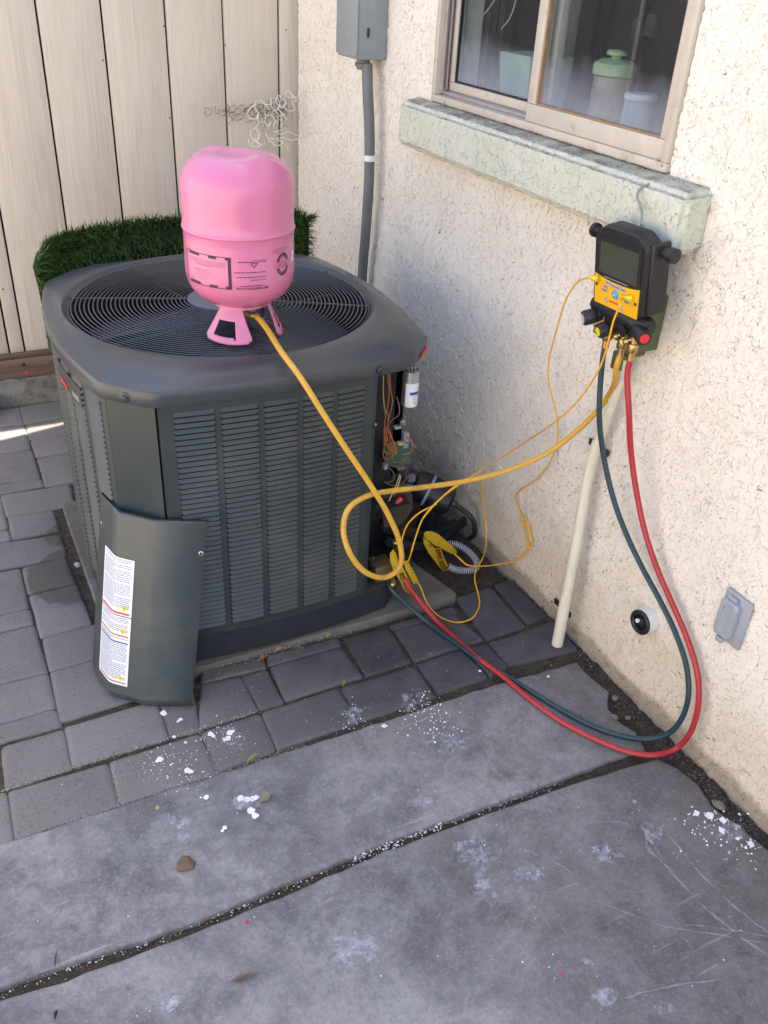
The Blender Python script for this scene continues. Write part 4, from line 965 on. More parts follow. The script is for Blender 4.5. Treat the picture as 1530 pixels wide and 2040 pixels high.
# printing: upside down with the tank
def TP(da,z,o=.0004):
    a=math.radians(PH0+da); r=TR+o; return TC+Vector((r*math.cos(a),r*math.sin(a),z))
def tape(mb,a0,a1,z0,z1,n=None):
    n=n or max(1,int(abs(a1-a0)/3)); vs=[]
    for i in range(n+1):
        a=a0+(a1-a0)*i/n; vs+=[TP(a,z0),TP(a,z1)]
    mb.add(vs,[(2*i,2*i+2,2*i+3,2*i+1) for i in range(n)])
zlo,zhi=zb+.066,zb+.134
fm=MB(); A0,A1=-69,-9
tape(fm,A0,A0+1.2,zlo,zhi); tape(fm,A1-3.2,A1,zlo,zhi); tape(fm,A0,A1,zhi-.0012,zhi); tape(fm,A0,A1,zlo,zlo+.0012)
for z in (zhi,zlo+.006): tape(fm,A0+8,A0+24,z-.006,z); tape(fm,A1-24,A1-15,z-.006,z); tape(fm,A1-6,A1,z-.006,z)
body_print=obj('warning_frame',fm,INK,tank,fix=False,smooth=0)
def text_on(txt,ac_,zc,h,m_,name='lettering',bold=.0):
    t=text_mb(txt,h,bold); vs=[]
    for p in t.v:  # rotated by 180 degrees: reads upside down
        vs.append(TP(ac_-math.degrees(p.x/TR),zc-p.y,.0005))
    t.v=vs; return obj(name,t,m_,tank,fix=False,smooth=0)
fa=MB()
def lines(z,a0,a1,h=.0016,m=None):
    a=a0
    while a<a1-1:
        e=min(a+random.uniform(1.2,4),a1); tape(fa,a,e,z,z+h,1); a=e+random.uniform(.5,.9)
for z,a,b in ((zlo+.054,-60,-14),(zlo+.050,-58,-14),(zlo+.046,-54,-14),(zlo+.043,-50,-30),(zlo+.034,-52,-34),(zlo+.030,-54,-32),(zlo+.026,-54,-30),(zlo+.021,-54,-30),(zlo+.015,-46,-36)): lines(z,a,b,.0011)
for z,a,b in ((zhi-.006,12,28),(zhi+.010,36,58),(zhi+.006,34,60),(zhi+.002,38,56),(zlo+.030,60,72)): lines(z,a,b,.0011)
obj('fine_print',fa,INKL,tank,fix=False,smooth=0)
fb_=fa; fa=MB()
for z,a,b in ((zhi-.010,-2,27),(zlo+.036,-6,26),(zlo+.026,-4,26),(zlo+.007,0,26)): lines(z,a,b,.0017)
obj('print_lines',fa,INK,tank,fix=False,smooth=0)
text_on('NET WEIGHT 25 lb (11.3 kg)',12,zlo+.0025,.0058,INK,bold=.0002)
text_on('DO NOT INHALE',18,zlo+.0205,.0045,INK)
tri=MB()
for (a0,z0),(a1,z1) in (((10.5,zhi-.012),(17.5,zhi-.012)),((17.5,zhi-.012),(14,zhi-.021)),((14,zhi-.021),(10.5,zhi-.012))):
    p,q=TP(a0,z0),TP(a1,z1); tri.tube([p,q],.0006,4)
obj('hazard_mark',tri,INK,tank)
# roundel
rc_a,rc_z=49,zlo+.044; ro=.0215
def RP(x,y,o=.0006): return TP(rc_a-math.degrees(x/TR),rc_z-y,o)
rm=MB()
for s0,s1 in ((20,160),(200,340)):
    vs=[]; n=18
    for i in range(n+1):
        a=math.radians(s0+(s1-s0)*i/n); vs+=[RP(ro*math.cos(a)*.95,ro*1.12*math.sin(a)),RP(ro*.66*math.cos(a)*.95,ro*.68*1.12*math.sin(a))]
    rm.add(vs,[(2*i,2*i+2,2*i+3,2*i+1) for i in range(n)])
rnd=obj('roundel',rm,INK,tank,fix=False,smooth=0)
bar=MB()
for y in (-.0078,.0078): 
    vs=[]
    for i in range(9):
        x=-.0225+.045*i/8; vs+=[RP(x,y),RP(x,y+.0006)]
    bar.add(vs,[(2*i,2*i+2,2*i+3,2*i+1) for i in range(8)])
bar.add([RP(-.0225,-.0078),RP(-.0219,-.0078),RP(-.0219,.0084),RP(-.0225,.0084)],[(0,1,2,3)]); bar.add([RP(.0219,-.0078),RP(.0225,-.0078),RP(.0225,.0084),RP(.0219,.0084)],[(0,1,2,3)])
obj('roundel_bar',bar,INKL,tank,fix=False,smooth=0)
t=text_mb('410A',.0155); t.v=[RP(p.x,p.y,.0008) for p in t.v]; obj('lettering',t,INKL,tank,fix=False,smooth=0)
arc=MB()
for s,txt in ((1,'REFRIGERANT'),(-1,'REFRIGERANT')):
    for k,chx in enumerate(txt):
        t=text_mb(chx,.0052); a=math.radians(90*s)-s*math.radians((k-5)*12)
        for p in t.v:
            rr=ro*.83; base=Vector((rr*.95*math.cos(a),rr*1.1*math.sin(a))); ta=a-math.pi/2 if s>0 else a+math.pi/2
            x=base.x+p.x*math.cos(ta)-p.y*math.sin(ta); y=base.y+p.x*math.sin(ta)+p.y*math.cos(ta); p.xyz=RP(x,y,.0011)
        arc.add(t.v,t.f)
obj('arc_lettering',arc,PINK,tank,fix=False,smooth=0)
wm=MB(); tape(wm,66,72,zlo+.040,zlo+.052); tape(wm,67,73,zlo+.053,zlo+.062); obj('white_sticker',wm,WHITE,tank,fix=False,smooth=0)
# ================================================================== manifold gauge
gau=root('manifold_gauge',(-.10,1.35,.90),'yellow and black digital manifold gauge hanging from a hook on the sill','manifold gauge')
o0=Vector((-.1225,1.3495,1.0225)); ev=Vector((-.020,.002,.140)).normalized(); eu=Vector((0,-1,.03)).normalized(); ew=eu.cross(ev).normalized()
if ew.x>0: ew=-ew
def GP(u,v,w=0.0): return o0+eu*u+ev*v+ew*w
GM=Matrix((eu,ev,ew)).transposed().to_4x4(); GM.translation=o0
body=MB(); 
def gl(pts_list,w_list,mb,sc):
    rings=[]
    for w_,s_ in zip(w_list,sc): rings.append([GP(p[0]*s_,p[1]*s_+0,w_) for p in pts_list])
    loft(mb,rings)
shell=rpoly([(-.076,-.074),(.076,-.074),(.080,.074),(.050,.094),(-.048,.094),(-.080,.074)],.010)
shell=[(p.x,p.y) for p in shell]
gl(shell,[-.042,-.038,-.012,-.004,.0005],body,[.96,1,1,.985,.95]); obj('shell',body,BLACK,gau)
obj('guard',MB().bbox((.074,-.066,-.055),(.086,.08,-.010),.005,GM),BLACK,gau)
def gpoly(pts,w0,w1,m_,name,parent=gau):
    return obj(name,MB().prism([GP(a,b,w0) for a,b in pts],ew*(w1-w0)),m_,parent,smooth=0)
scr=gpoly([(-.069,-.010),(-.05,-.0135),(-.02,-.0165),(.02,-.0165),(.05,-.0135),(.069,-.010),(.068,.070),(-.068,.070)],.0006,.0022,BLACK,'bezel')
gpoly([(-.057,-.004),(.059,-.006),(.060,.060),(-.056,.060)],.0023,.0030,LCD,'screen')
yp=gpoly([(-.069,-.0105),(-.05,-.0142),(-.02,-.0172),(.02,-.0172),(.05,-.0142),(.069,-.0105),(.067,-.073),(-.066,-.073)],.0006,.0026,GAUGEY,'keypad')
tm=MB(); u=-.040
while u<.030:
    e=u+random.uniform(.002,.006); tm.prism([GP(u,-.0125,.0023),GP(e,-.0125,.0023),GP(e,-.0108,.0023),GP(u,-.0108,.0023)],ew*.0002); u=e+.0008
obj('bezel_print',tm,GREYO,gau,smooth=0)
for (a,b,c,d) in ((-.034,-.0245,-.021,-.0185),(-.019,-.0275,.012,-.0195),(.014,-.0265,.029,-.0205),(-.040,-.034,-.026,-.029),(-.044,-.043,-.028,-.037),(.026,-.048,.044,-.042),(.024,-.037,.034,-.032)):
    bt=gpoly([(a,b),(c,b),(c+.002,d),(a+.002,d)],.0026,.0040,BTN,'button',yp); m_=(b+d)/2
    gpoly([(a+.003,m_-.0007),(c-.002,m_-.0007),(c-.002,m_+.0007),(a+.003,m_+.0007)],.0041,.0043,BLACK,'button_print',yp)
obj('round_button',MB().lathe([(.0095,0),(.0095,.0015),(.0075,.0028),(.001,.003)],GP(-.001,-.040,.0026),ew,22),BLUED,yp)
obj('button_arrow',MB().prism([GP(-.0035,-.042,.0058),GP(.0015,-.042,.0058),GP(-.001,-.037,.0058)],ew*.0003),WHITE,yp,smooth=0)
for u,v in ((-.028,-.059),(.022,-.064)): obj('round_emblem',MB().lathe([(.0052,0),(.0052,.0006),(.001,.0007)],GP(u,v,.0026),ew,16),BTN,yp)
tm=MB(); u=-.019
while u<.010: e=u+random.uniform(.002,.004); tm.prism([GP(u,-.0605,.0027),GP(e,-.0605,.0027),GP(e+.0005,-.0565,.0027),GP(u+.0005,-.0565,.0027)],ew*.0002); u=e+.0006
obj('emblem_print',tm,REDB,yp,smooth=0)
for u,v in ((-.062,-.034),(.061,-.042)): obj('port_hole',MB().lathe([(.0036,0),(.0036,.0005),(.001,.0006)],GP(u,v,.0027),ew,12),DARKIN,yp)
PL=[GP(-.058,-.021,.006),GP(.050,-.032,.006)]
for k,(p,d) in enumerate(((PL[0],Vector((-.3,1,-.18))),(PL[1],-eu*.9+ew*.25-ev*.1))):
    d=d.normalized(); obj('cable_plug',MB().tube([p-d*.006,p+d*.010,p+d*.012,p+d*.022],[.0075,.0070,.0045,.0030],8),simple('plug_yellow',(.66,.50,.02),.4) if k==0 else bpy.data.materials['plug_yellow'],gau)
PE=[PL[0]+Vector((-.3,1,-.18)).normalized()*.022,PL[1]+(-eu*.9+ew*.25-ev*.1).normalized()*.022]
# side studs at the top
obj('strap_stud',MB().lathe([(.009,0),(.009,.010),(.0145,.012),(.0145,.020),(.010,.021),(.001,.021)],GP(-.080,.068,-.014),-eu,16),BLACK,gau)
obj('strap_stud',MB().lathe([(.011,-.004),(.011,.022),(.0145,.023),(.0145,.036),(.010,.037),(.001,.037)],GP(.082,.062,-.035),eu,16),BLACK,gau)
# lower manifold with valve knobs
man=MB(); man.tube([GP(-.088,-.086,-.020),GP(-.080,-.088,-.020),GP(.075,-.092,-.020),GP(.084,-.093,-.020)],[.017,.0205,.0205,.017],18)
man.bbox((-.045,-.122,-.036),(.060,-.080,-.004),.008,GM); obj('manifold_block',man,BLACK,gau)
def knob(u,v,w_,d,disc,L=.030,r=.0165):
    b=GP(u,v,w_); d=d.normalized(); 
    k_=obj('valve_knob',MB().lathe([(r*.7,-.012),(r*.72,0),(r*.95,.004),(r,.008),(r,L-.003),(r*.9,L),(.001,L)],b,d,18),BLACK,gau)
    obj('knob_disc',MB().lathe([(r*.62,0),(r*.62,.0012),(.001,.0014)],b+d*L,d,18),disc,k_)
LD=(-eu*.35+ew*1.0-ev*.15)
knob(-.060,-.104,.000,LD,simple('disc_white',(.5,.5,.52),.4)); knob(-.012,-.118,.002,(-eu*.25+ew*1.0-ev*.12),YELB,.026,.0155); knob(.060,-.098,-.010,(eu*.95+ew*.40-ev*.05),REDP,.046,.0165); 
obj('knob_mark',MB().lathe([(.010,0),(.013,.006),(.001,.007)],GP(.030,-.110,-.002),(ew-eu*.1),14),BLACK,gau)
HB=[]   # hose takeoffs
for k,(u,ang) in enumerate(((-.038,0),(.013,0),(.045,0))):
    t0=GP(u,-.118,-.020); dn=Vector((0,0,-1)); 
    fit=MB().lathe([(.0095,0),(.0095,.010),(.0075,.011),(.0075,.020),(.0105,.021),(.0115,.024),(.0115,.038),(.0105,.040),(.0078,.041),(.0078,.058)],t0,dn,12)
    obj('hose_fitting',fit,BRASS,gau); HB.append(t0+dn*.056)
    b=t0+dn*.008; sd_=(-eu*.8+ew*.9-ev*.55).normalized(); s_=1.15 if k==0 else .85
    obj('side_port',MB().lathe([(.0055*s_,0),(.0055*s_,.014),(.0085*s_,.015),(.0085*s_,.027*s_),(.006*s_,.0285*s_),(.0035*s_,.031*s_),(.001,.031*s_)],b,sd_,12),BRASS,gau)
obj('side_port',MB().lathe([(.0045,0),(.0045,.012),(.007,.013),(.007,.022),(.003,.024),(.001,.024)],GP(-.05,-.117,-.012),(-eu*.8+ew*.9-ev*.4),12),BRASS,gau)
hk=[GP(.004,.080,-.030),WX(1279,430,-.088),WX(1275,410,-.082),WX(1269,392,-.078),WX(1274,378,-.071),WX(1290,368,-.055),WX(1308,362,-.035),WX(1320,364,-.018),WX(1323,370,-.014)]
obj('hook',MB().tube(spline(hk,6),.0029,8),CHROME,gau)
# ================================================================== hoses and cables
def hose(name,pts,r,m_,label,cat='hose',n=10,sub=8,ends=None):
    sp_=spline(pts,sub); t=root(name,sp_[0],label,cat); 
    obj('rubber_hose',MB().tube(sp_,r,n),m_,t)
    return t,sp_
V3=Vector
hs=HS
yp_=[vv.lerp(HS,.75)+V3((0,0,-.006)),V3(HS),PY(528,650,1.78),PY(560,700,1.68),PY(597,750,1.612),PY(640,818,1.575),PY(690,895,1.54),PY(735,962,1.52),PY(773,1025,1.50),PY(797,1085,1.485),PY(797,1128,1.475),PY(772,1149,1.47),PY(735,1144,1.47),PY(700,1108,1.48),PY(684,1056,1.50),PY(694,1014,1.51),PY(727,990,1.52),PY(780,978,1.53),PY(850,970,1.54),PY(940,956,1.53),PY(1020,934,1.51),PY(1090,903,1.49),PY(1150,858,1.45),PY(1195,812,1.41),PY(1223,768,1.375),HB[1]+V3((0,.004,-.03)),HB[1]]
hy,spy=hose('yellow_charging_hose',yp_,.0066,YEL,'thick yellow hose looping from the pink tank to the gauge')
obj('brass_nut',MB().tube([spy[2],spy[7]],[.0095,.0085],8),BRASS,hy); obj('brass_nut',MB().tube([spy[0],spy[2]],[.0078,.0078],10),BRASS,hy)
RB=G(797,1150,.10)
rp=[G(800,1135,.12),G(812,1165,.09),G(835,1196,.05),G(868,1235,.018),G(900,1266,.009),G(950,1309,.008),G(1000,1346,.0078),G(1060,1396,.0078),G(1120,1438,.0078),G(1190,1474,.0078),G(1250,1497,.010),G(1300,1504,.016),WX(1345,1492,-.045),WX(1376,1458,-.032),WX(1391,1405,-.026),WX(1390,1345,-.022),WX(1372,1280,-.022),WX(1345,1215,-.024),WX(1312,1140,-.030),WX(1285,1060,-.038),WX(1268,980,-.048),WX(1257,900,-.060),WX(1253,820,-.078),HB[2]+V3((0,0,-.03)),HB[2]]
hose('red_charging_hose',rp,.0066,REDH,'red hose sweeping along the slab then up the wall to the gauge')
bl=[G(772,1158,.09),G(785,1180,.07),G(812,1205,.04),G(850,1238,.014),G(900,1275,.008),G(950,1311,.0074),G(1000,1341,.0074),G(1060,1378,.0074),G(1120,1415,.0074),G(1180,1446,.0074),G(1240,1466,.009),G(1290,1472,.016),WX(1330,1462,-.050),WX(1356,1435,-.038),WX(1371,1390,-.030),WX(1368,1330,-.026),WX(1346,1262,-.026),WX(1314,1195,-.028),WX(1279,1130,-.033),WX(1246,1060,-.040),WX(1221,990,-.050),WX(1203,910,-.064),WX(1194,830,-.080),HB[0]+V3((0,0,-.03)),HB[0]]
hose('teal_charging_hose',bl,.0064,TEAL,'dark teal hose running beside the red one up to the gauge')
ca=[PE[0],WX(1150,563,-.095),WX(1127,598,-.085),WX(1108,660,-.07),WX(1093,722,-.055),WX(1093,765,-.045),WX(1104,805,-.035),WX(1111,845,-.025),WX(1109,885,-.020),WX(1096,920,-.015),WX(1068,955,-.012),WX(1036,977,-.010),WX(1026,990,-.009),WX(1033,1014,-.009),WX(1047,1045,-.009),WX(1060,1080,-.010),WX(1056,1092,-.012),WX(1049,1080,-.014),WX(1041,1045,-.015),WX(1044,1031,-.014),WX(1052,1048,-.013),WX(1056,1072,-.012),WX(1048,1098,-.015),WX(1028,1116,-.022),WX(995,1124,-.04),G(955,1128,.06),G(930,1125,.07),G(915,1112,.085),G(905,1103,.10)]
ta,_=hose('thin_sensor_cable',ca,.0021,YCAB,'thin yellow cable from the left gauge port, tied in a knot by the wall','cable',7)
cb=[PE[1],WX(1236,606,-.150),WX(1222,640,-.150),WX(1212,680,-.145),WX(1196,730,-.13),WX(1160,788,-.11),WX(1112,836,-.085),WX(1060,872,-.07),WX(1010,905,-.065),PY(950,943,1.55),PY(905,972,1.57),PY(870,1000,1.59),PY(843,1032,1.60),PY(828,1070,1.60),PY(818,1105,1.60),G(808,1120,.10),G(800,1118,.12)]
tb,_=hose('thin_sensor_cable',cb,.0021,YCAB,'thin yellow cable from the right gauge port to the clamp by the hoses','cable',7)
cc=[PY(958,958,1.62),PY(962,1000,1.66),PY(968,1050,1.68),PY(968,1085,1.68),G(960,1115,.05),G(948,1135,.04),G(946,1155,.03),G(953,1185,.012),G(955,1205,.006),G(940,1232,.005),G(910,1240,.005),G(875,1228,.006),G(850,1200,.02),G(838,1170,.06),G(831,1158,.075)]
cab3,_=hose('thin_sensor_cable',[PY(842,1033,1.585),PY(868,1003,1.58),PY(905,970,1.57),PY(935,957,1.60)]+cc,.0021,YCAB,'thin yellow cable hanging in a slack loop over the pavers near the pad','cable',7)
cd_=[G(905,1103,.10),G(925,1120,.08),G(950,1130,.06),G(970,1128,.05),G(962,1118,.05)]
hose('thin_sensor_cable',[PY(870,1004,1.60),PY(835,1022,1.61),PY(812,1045,1.62),PY(801,1075,1.63),PY(797,1110,1.63),G(799,1130,.09)],.0021,YCAB,'thin yellow cable curving down behind the thick yellow hose loop','cable',7)
# ================================================================== pipe clamps
def traced_clamp(Y,parts,label,base):
    t=root('pipe_clamp',PY(*base,Y),label,'clamp')
    for nm,mm,pts,w0,w1 in parts:
        P_=[PY(740+x/5.885,920+y/5.885,Y) for x,y in pts]; c=sum(P_,V3((0,0,0)))/len(P_); d=(c-CAM).normalized()
        P_=[p+d*w0 for p in P_]; 
        def sc(k,w): return [c+d*w0+(p-c-d*w0)*k+d*w for p in P_]
        obj(nm,loft(MB(),[sc(.90,0),sc(.975,.0015),sc(1,.005),sc(1,(w1-w0)-.004),sc(.92,w1-w0)]),mm,t)
    return t
C2=[('upper_handle',YCLAMP,[(610,835),(650,812),(710,815),(790,850),(850,905),(930,970),(1000,1040),(1003,1075),(940,1082),(870,1045),(800,1000),(745,985),(700,945),(625,900)],0,.022),
 ('lower_handle',YCLAMP,[(598,880),(640,910),(690,950),(735,1010),(815,1012),(850,1110),(915,1250),(905,1282),(835,1288),(740,1165),(665,1065),(612,965)],.004,.026),
 ('grip_recess',YDARK,[(745,1022),(805,1022),(832,1138),(778,1150)],.0025,.006),('grip_recess',YDARK,[(785,1165),(838,1160),(893,1262),(835,1270)],.0025,.006),
 ('grip_bar',YCLAMP,[(762,1060),(770,1058),(800,1145),(790,1148)],.0005,.004),('grip_bar',YCLAMP,[(815,1185),(822,1183),(862,1262),(852,1265)],.0005,.004),('hinge_pin',YDARK,[(683,975),(700,972),(706,990),(692,1000),(682,992)],-.0015,.004),('jaw_gap',YDARK,[(602,868),(622,880),(640,905),(606,900)],-.001,.004)]
C1=[('lower_handle',YCLAMP,[(215,1070),(255,1022),(290,1070),(320,1180),(365,1225),(420,1340),(492,1515),(445,1542),(392,1522),(330,1385),(250,1270),(218,1160)],0,.022),
 ('upper_handle',YCLAMP,[(378,1165),(425,1150),(470,1240),(543,1375),(540,1425),(492,1437),(440,1330),(392,1240)],.004,.026),
 ('grip_recess',YDARK,[(322,1315),(372,1292),(408,1388),(352,1402)],-.0015,.003),('grip_recess',YDARK,[(360,1415),(413,1405),(468,1508),(412,1522)],-.0015,.003),('grip_bar',YCLAMP,[(345,1330),(353,1325),(380,1390),(370,1394)],-.003,.0),('grip_bar',YCLAMP,[(385,1425),(393,1421),(432,1505),(421,1510)],-.003,.0),
 ('grip_rib',YDARK,[(415,1200),(440,1190),(443,1196),(418,1207)],.0025,.006),('grip_rib',YDARK,[(430,1235),(458,1222),(461,1229),(433,1242)],.0025,.006),('grip_rib',YDARK,[(447,1270),(476,1256),(479,1263),(450,1278)],.0025,.006),('grip_rib',YDARK,[(464,1305),(494,1290),(497,1297),(467,1313)],.0025,.006),('hinge_pin',YDARK,[(253,1228),(268,1225),(272,1240),(258,1246)],-.0015,.004)]
traced_clamp(1.672,C1,'yellow plastic pipe clamp with the red hose lying across it',(800,1140))
traced_clamp(1.80,C2,'yellow plastic pipe clamp lying open beside the grey coiled conduit',(880,1100))
# service valves
sv=root('service_valve',G(776,1135,.10),'brass service valves at the open corner of the condenser','valve')
q0=V3((-.46,1.665,.13))
for (px,py,zz,d) in ((767,1128,.13,V3((-.5,-.6,.5))),(788,1085,.19,V3((-.2,-.3,1))),(782,1157,.10,V3((-.3,-.7,-.3)))):
    c=G(px,py,zz); obj('brass_fitting',MB().lathe([(.006,-.02),(.006,0),(.0095,.001),(.0095,.014),(.007,.016),(.005,.020),(.001,.020)],c,d,8),BRASS,sv)
obj('valve_body',MB().bbox((-.458,1.69,.095),(-.40,1.75,.15),.008),simple('dull_brass',(.16,.12,.06),.5,metal=.6),sv)
obj('blue_hose_end',MB().tube([G(772,1158,.09),G(767,1150,.095)],.0085,10),BRASS,sv)
# ================================================================== black canister, tubing, conduit near the wall
cc0=V3((-.118,1.955,.155)); ax=V3((.62,-.55,-.30)).normalized()
can=root('insulated_canister',V3((cc0.x,cc0.y,0)),'black rubber wrapped canister with a pale blue band near the wall','canister')
obj('canister_body',MB().lathe([(.001,-.085),(.030,-.083),(.047,-.072),(.050,-.055),(.050,.030),(.047,.042),(.030,.050),(.012,.052),(.001,.052)],cc0,ax,26),BLACK,can)
obj('blue_band',MB().lathe([(.0505,-.034),(.0525,-.034),(.0525,-.026),(.0505,-.026)],cc0,ax,26,False),simple('band_blue',(.22,.30,.50),.5),can)
obj('neck',MB().lathe([(.013,.050),(.013,.062),(.009,.064),(.001,.064)],cc0,ax,14),simple('neck_dark',(.05,.045,.05),.4),can)
obj('outlet_tube',MB().tube(spline([cc0+ax*.058,PY(938,1030,1.86),PY(946,1058,1.88),PY(938,1072,1.92),PY(915,1076,1.98),PY(880,1074,2.02),PY(820,1072,2.02)],7),.0085,10),simple('tube_dark',(.035,.028,.028),.6),can)
obj('support_leg',MB().tube([cc0+V3((-.02,.0,-.03)),V3((cc0.x-.03,cc0.y+.01,-.02))],.03,12),BLACK,can)
ln=root('line_set',V3((-.2,1.95,0)),'black insulated refrigerant lines lying behind the yellow clamps','refrigerant lines')
for i,ps in enumerate(([(770,1048,1.80),(810,1060,1.86),(850,1068,1.92),(900,1100,1.95)],[(775,1080,1.78),(830,1088,1.84),(880,1098,1.9),(930,1088,1.98)])):
    obj('insulated_line',MB().tube(spline([V3((p.x,p.y,max(p.z,.03))) for p in (PY(*q) for q in ps)],7),.020-.006*i,12),simple('foam_black%d'%i,(.014,.014,.018),.75,bump=.5,bs=200),ln)
cpth=spline([G(893,1082,.06),G(912,1085,.06),G(935,1100,.05),G(950,1120,.04),G(948,1133,.03),G(930,1137,.03),G(905,1134,.04),G(893,1128,.05)],10)
fx_=root('flexible_conduit',cpth[20],'grey ribbed flexible conduit curling on the soil by the clamp','conduit')
L=0; rad=[]; pts=[]
fine=spline(cpth,6)
for i,p in enumerate(fine):
    if i: L+=(p-fine[i-1]).length
    pts.append(p); rad.append(.0072+.0022*(1 if (L/.0042)%1<.5 else -1)*.5)
cm=simple('conduit_metal',(.42,.47,.53),.35,metal=.3)
obj('core',MB().tube(fine,.0068,10),simple('conduit_core',(.05,.055,.065),.6),fx_)
hp=[];ln_=[0]
for i in range(1,len(fine)): ln_.append(ln_[-1]+(fine[i]-fine[i-1]).length)
tt=0.0; k=0
while tt<ln_[-1]:
    while k<len(ln_)-2 and ln_[k+1]<tt: k+=1
    f_=(tt-ln_[k])/max(1e-6,ln_[k+1]-ln_[k]); p=fine[k].lerp(fine[k+1],f_); T_=(fine[k+1]-fine[k]).normalized(); n1=(V3((0,0,1))-T_*T_.z).normalized(); n2=T_.cross(n1); q=tt/.0062*2*math.pi
    hp.append(p+(n1*math.cos(q)+n2*math.sin(q))*.0082); tt+=.0062/10
obj('coil_wire',MB().tube(hp,.0017,5),cm,fx_)
# ================================================================== artificial turf piece
tf=root('artificial_turf',(-.65,2.66,0),'piece of green artificial turf standing on edge behind the condenser','artificial turf')
tp=[V3((-1.115,2.50,0)),V3((-1.085,2.56,0)),V3((-1.00,2.60,0)),V3((-.80,2.62,0)),V3((-.55,2.63,0)),V3((-.38,2.63,0)),V3((-.275,2.61,0))]
tps=spline(tp,8)
def tz(s): return .785+.075*math.sin(s*2.2+.1)*1.0-.006*s
vs=[]; n=len(tps)
for i,p in enumerate(tps):
    s=i/(n-1); k_=max(0,1-s*5); vs+=[V3((p.x+.30*k_,p.y+.10*k_,.0)),V3((p.x+.02*k_,p.y,.56*(1 if k_>0 else 0)+.4*(0 if k_>0 else 1))),V3((p.x,p.y,tz(s)))]
bk=obj('backing',MB().add(vs,[(3*i+j,3*i+3+j,3*i+4+j,3*i+1+j) for i in range(n-1) for j in (0,1)]),simple('turf_backing',(.012,.022,.010),.9),tf,fix=False); so=bk.modifiers.new('s','SOLIDIFY'); so.thickness=.006
NB=17000; s=rng.random(NB); vsn=np.zeros((NB,5,3)); 
arr=np.array([tuple(p) for p in tps]); idx=s*(n-1); i0=np.clip(idx.astype(int),0,n-2); fr_=idx-i0; base=arr[i0]*(1-fr_)[:,None]+arr[i0+1]*fr_[:,None]; tan=arr[i0+1]-arr[i0]; tan/=np.linalg.norm(tan,axis=1)[:,None]; nrm=np.stack([tan[:,1],-tan[:,0],0*s],1)
zt_=np.array([tz(a) for a in s]); u=rng.random(NB); z=zt_-np.where(s<.12,.23,.36)*u**1.25; z=np.where(rng.random(NB)<.12,zt_-.01*rng.random(NB),z); base[:,2]=z
L_=.026+.018*rng.random(NB)+.010*(z>zt_-.02); dirv=nrm*(.75+.5*rng.random(NB))[:,None]+tan*rng.normal(0,.35,NB)[:,None]+np.stack([0*s,0*s,rng.normal(.05,.45,NB)+.9*(z>zt_-.03)],1); dirv/=np.linalg.norm(dirv,axis=1)[:,None]
edge=(s<.03); dirv[edge]+=(-tan[edge])*1.0; edge2=(s>.975); dirv[edge2]+=tan[edge2]*.9; dirv/=np.linalg.norm(dirv,axis=1)[:,None]
sidev=np.cross(dirv,np.stack([0*s,0*s,1+0*s],1)+rng.normal(0,.4,(NB,3))); sidev/=np.linalg.norm(sidev,axis=1)[:,None]; wd=.0011+.0005*rng.random(NB)
bendv=np.stack([rng.normal(0,.3,NB),rng.normal(0,.3,NB),rng.normal(-.25,.4,NB)],1)*(L_*.45)[:,None]
m1=base+dirv*(L_*.55)[:,None]; tip=base+dirv*L_[:,None]+bendv
P5=np.stack([base-sidev*wd[:,None],base+sidev*wd[:,None],m1+sidev*wd[:,None]*.9,m1-sidev*wd[:,None]*.9,tip],1).reshape(-1,3)-np.array(ORG[tf])
q=np.arange(NB)*5
loops=np.stack([q,q+1,q+2,q+3,q+3,q+2,q+4],1).ravel().astype(np.int32)
me=bpy.data.meshes.new('turf_blades'); me.vertices.add(len(P5)); me.vertices.foreach_set('co',P5.ravel()); me.loops.add(len(loops)); me.loops.foreach_set('vertex_index',loops)
me.polygons.add(2*NB); me.polygons.foreach_set('loop_start',np.stack([np.arange(NB)*7,np.arange(NB)*7+4],1).ravel().astype(np.int32)); me.polygons.foreach_set('loop_total',np.tile([4,3],NB).astype(np.int32)); me.update(calc_edges=True); me.materials.append(TURF)
o=bpy.data.objects.new('blades',me); C.objects.link(o); o.parent=tf; o['kind']='stuff'
# ================================================================== chicken wire
cw=root('chicken_wire',(-.1,3.36,.9),'scrap of bent white chicken wire hanging by the house corner, its shadow made of grey wires','wire netting')
def hexnet(c,ux_,uy_,cols,rows,r,m_,name,a=.022,warp=.006,drop=.2,seed=1):
    rr=random.Random(seed); mb=MB(); nodes={}
    def nd(x,y):
        k=(round(x*1000),round(y*1000))
        if k not in nodes: nodes[k]=c+ux_*x+uy_*y+V3((rr.gauss(0,warp*.6),rr.gauss(0,warp),rr.gauss(0,warp*.6)))+V3((0,.5*(x*x)*.6*math.sin(9*x+seed),0))
        return nodes[k]
    for i in range(cols):
        for j in range(rows):
            x=i*1.5*a; y=(j+.5*(i%2))*a*1.732; H=[(x+a*math.cos(math.radians(60*k)),y+a*math.sin(math.radians(60*k))) for k in range(6)]
            if rr.random()<drop: continue
            for k in range(6):
                if rr.random()<.12: continue
                mb.tube([nd(*H[k]),nd(*H[(k+1)%6])],r,4,cap=False)
    for p in list(nodes.values())[::4]: mb.tube([p,p+V3((rr.uniform(-.02,.02),rr.uniform(-.02,0),rr.uniform(-.03,.02)))],r,4,cap=False)
    obj(name,mb,m_,cw,smooth=0,fix=False)
WW=simple('white_wire',(.75,.73,.66),.5); WD=simple('wire_shadow',(.13,.13,.16),.5)
hexnet(PY(508,268,3.28),V3((1,.05,.10)).normalized(),V3((-.05,.15,1)).normalized(),4,3,.0016,WW,'white_netting',.021,.004,.1,3)
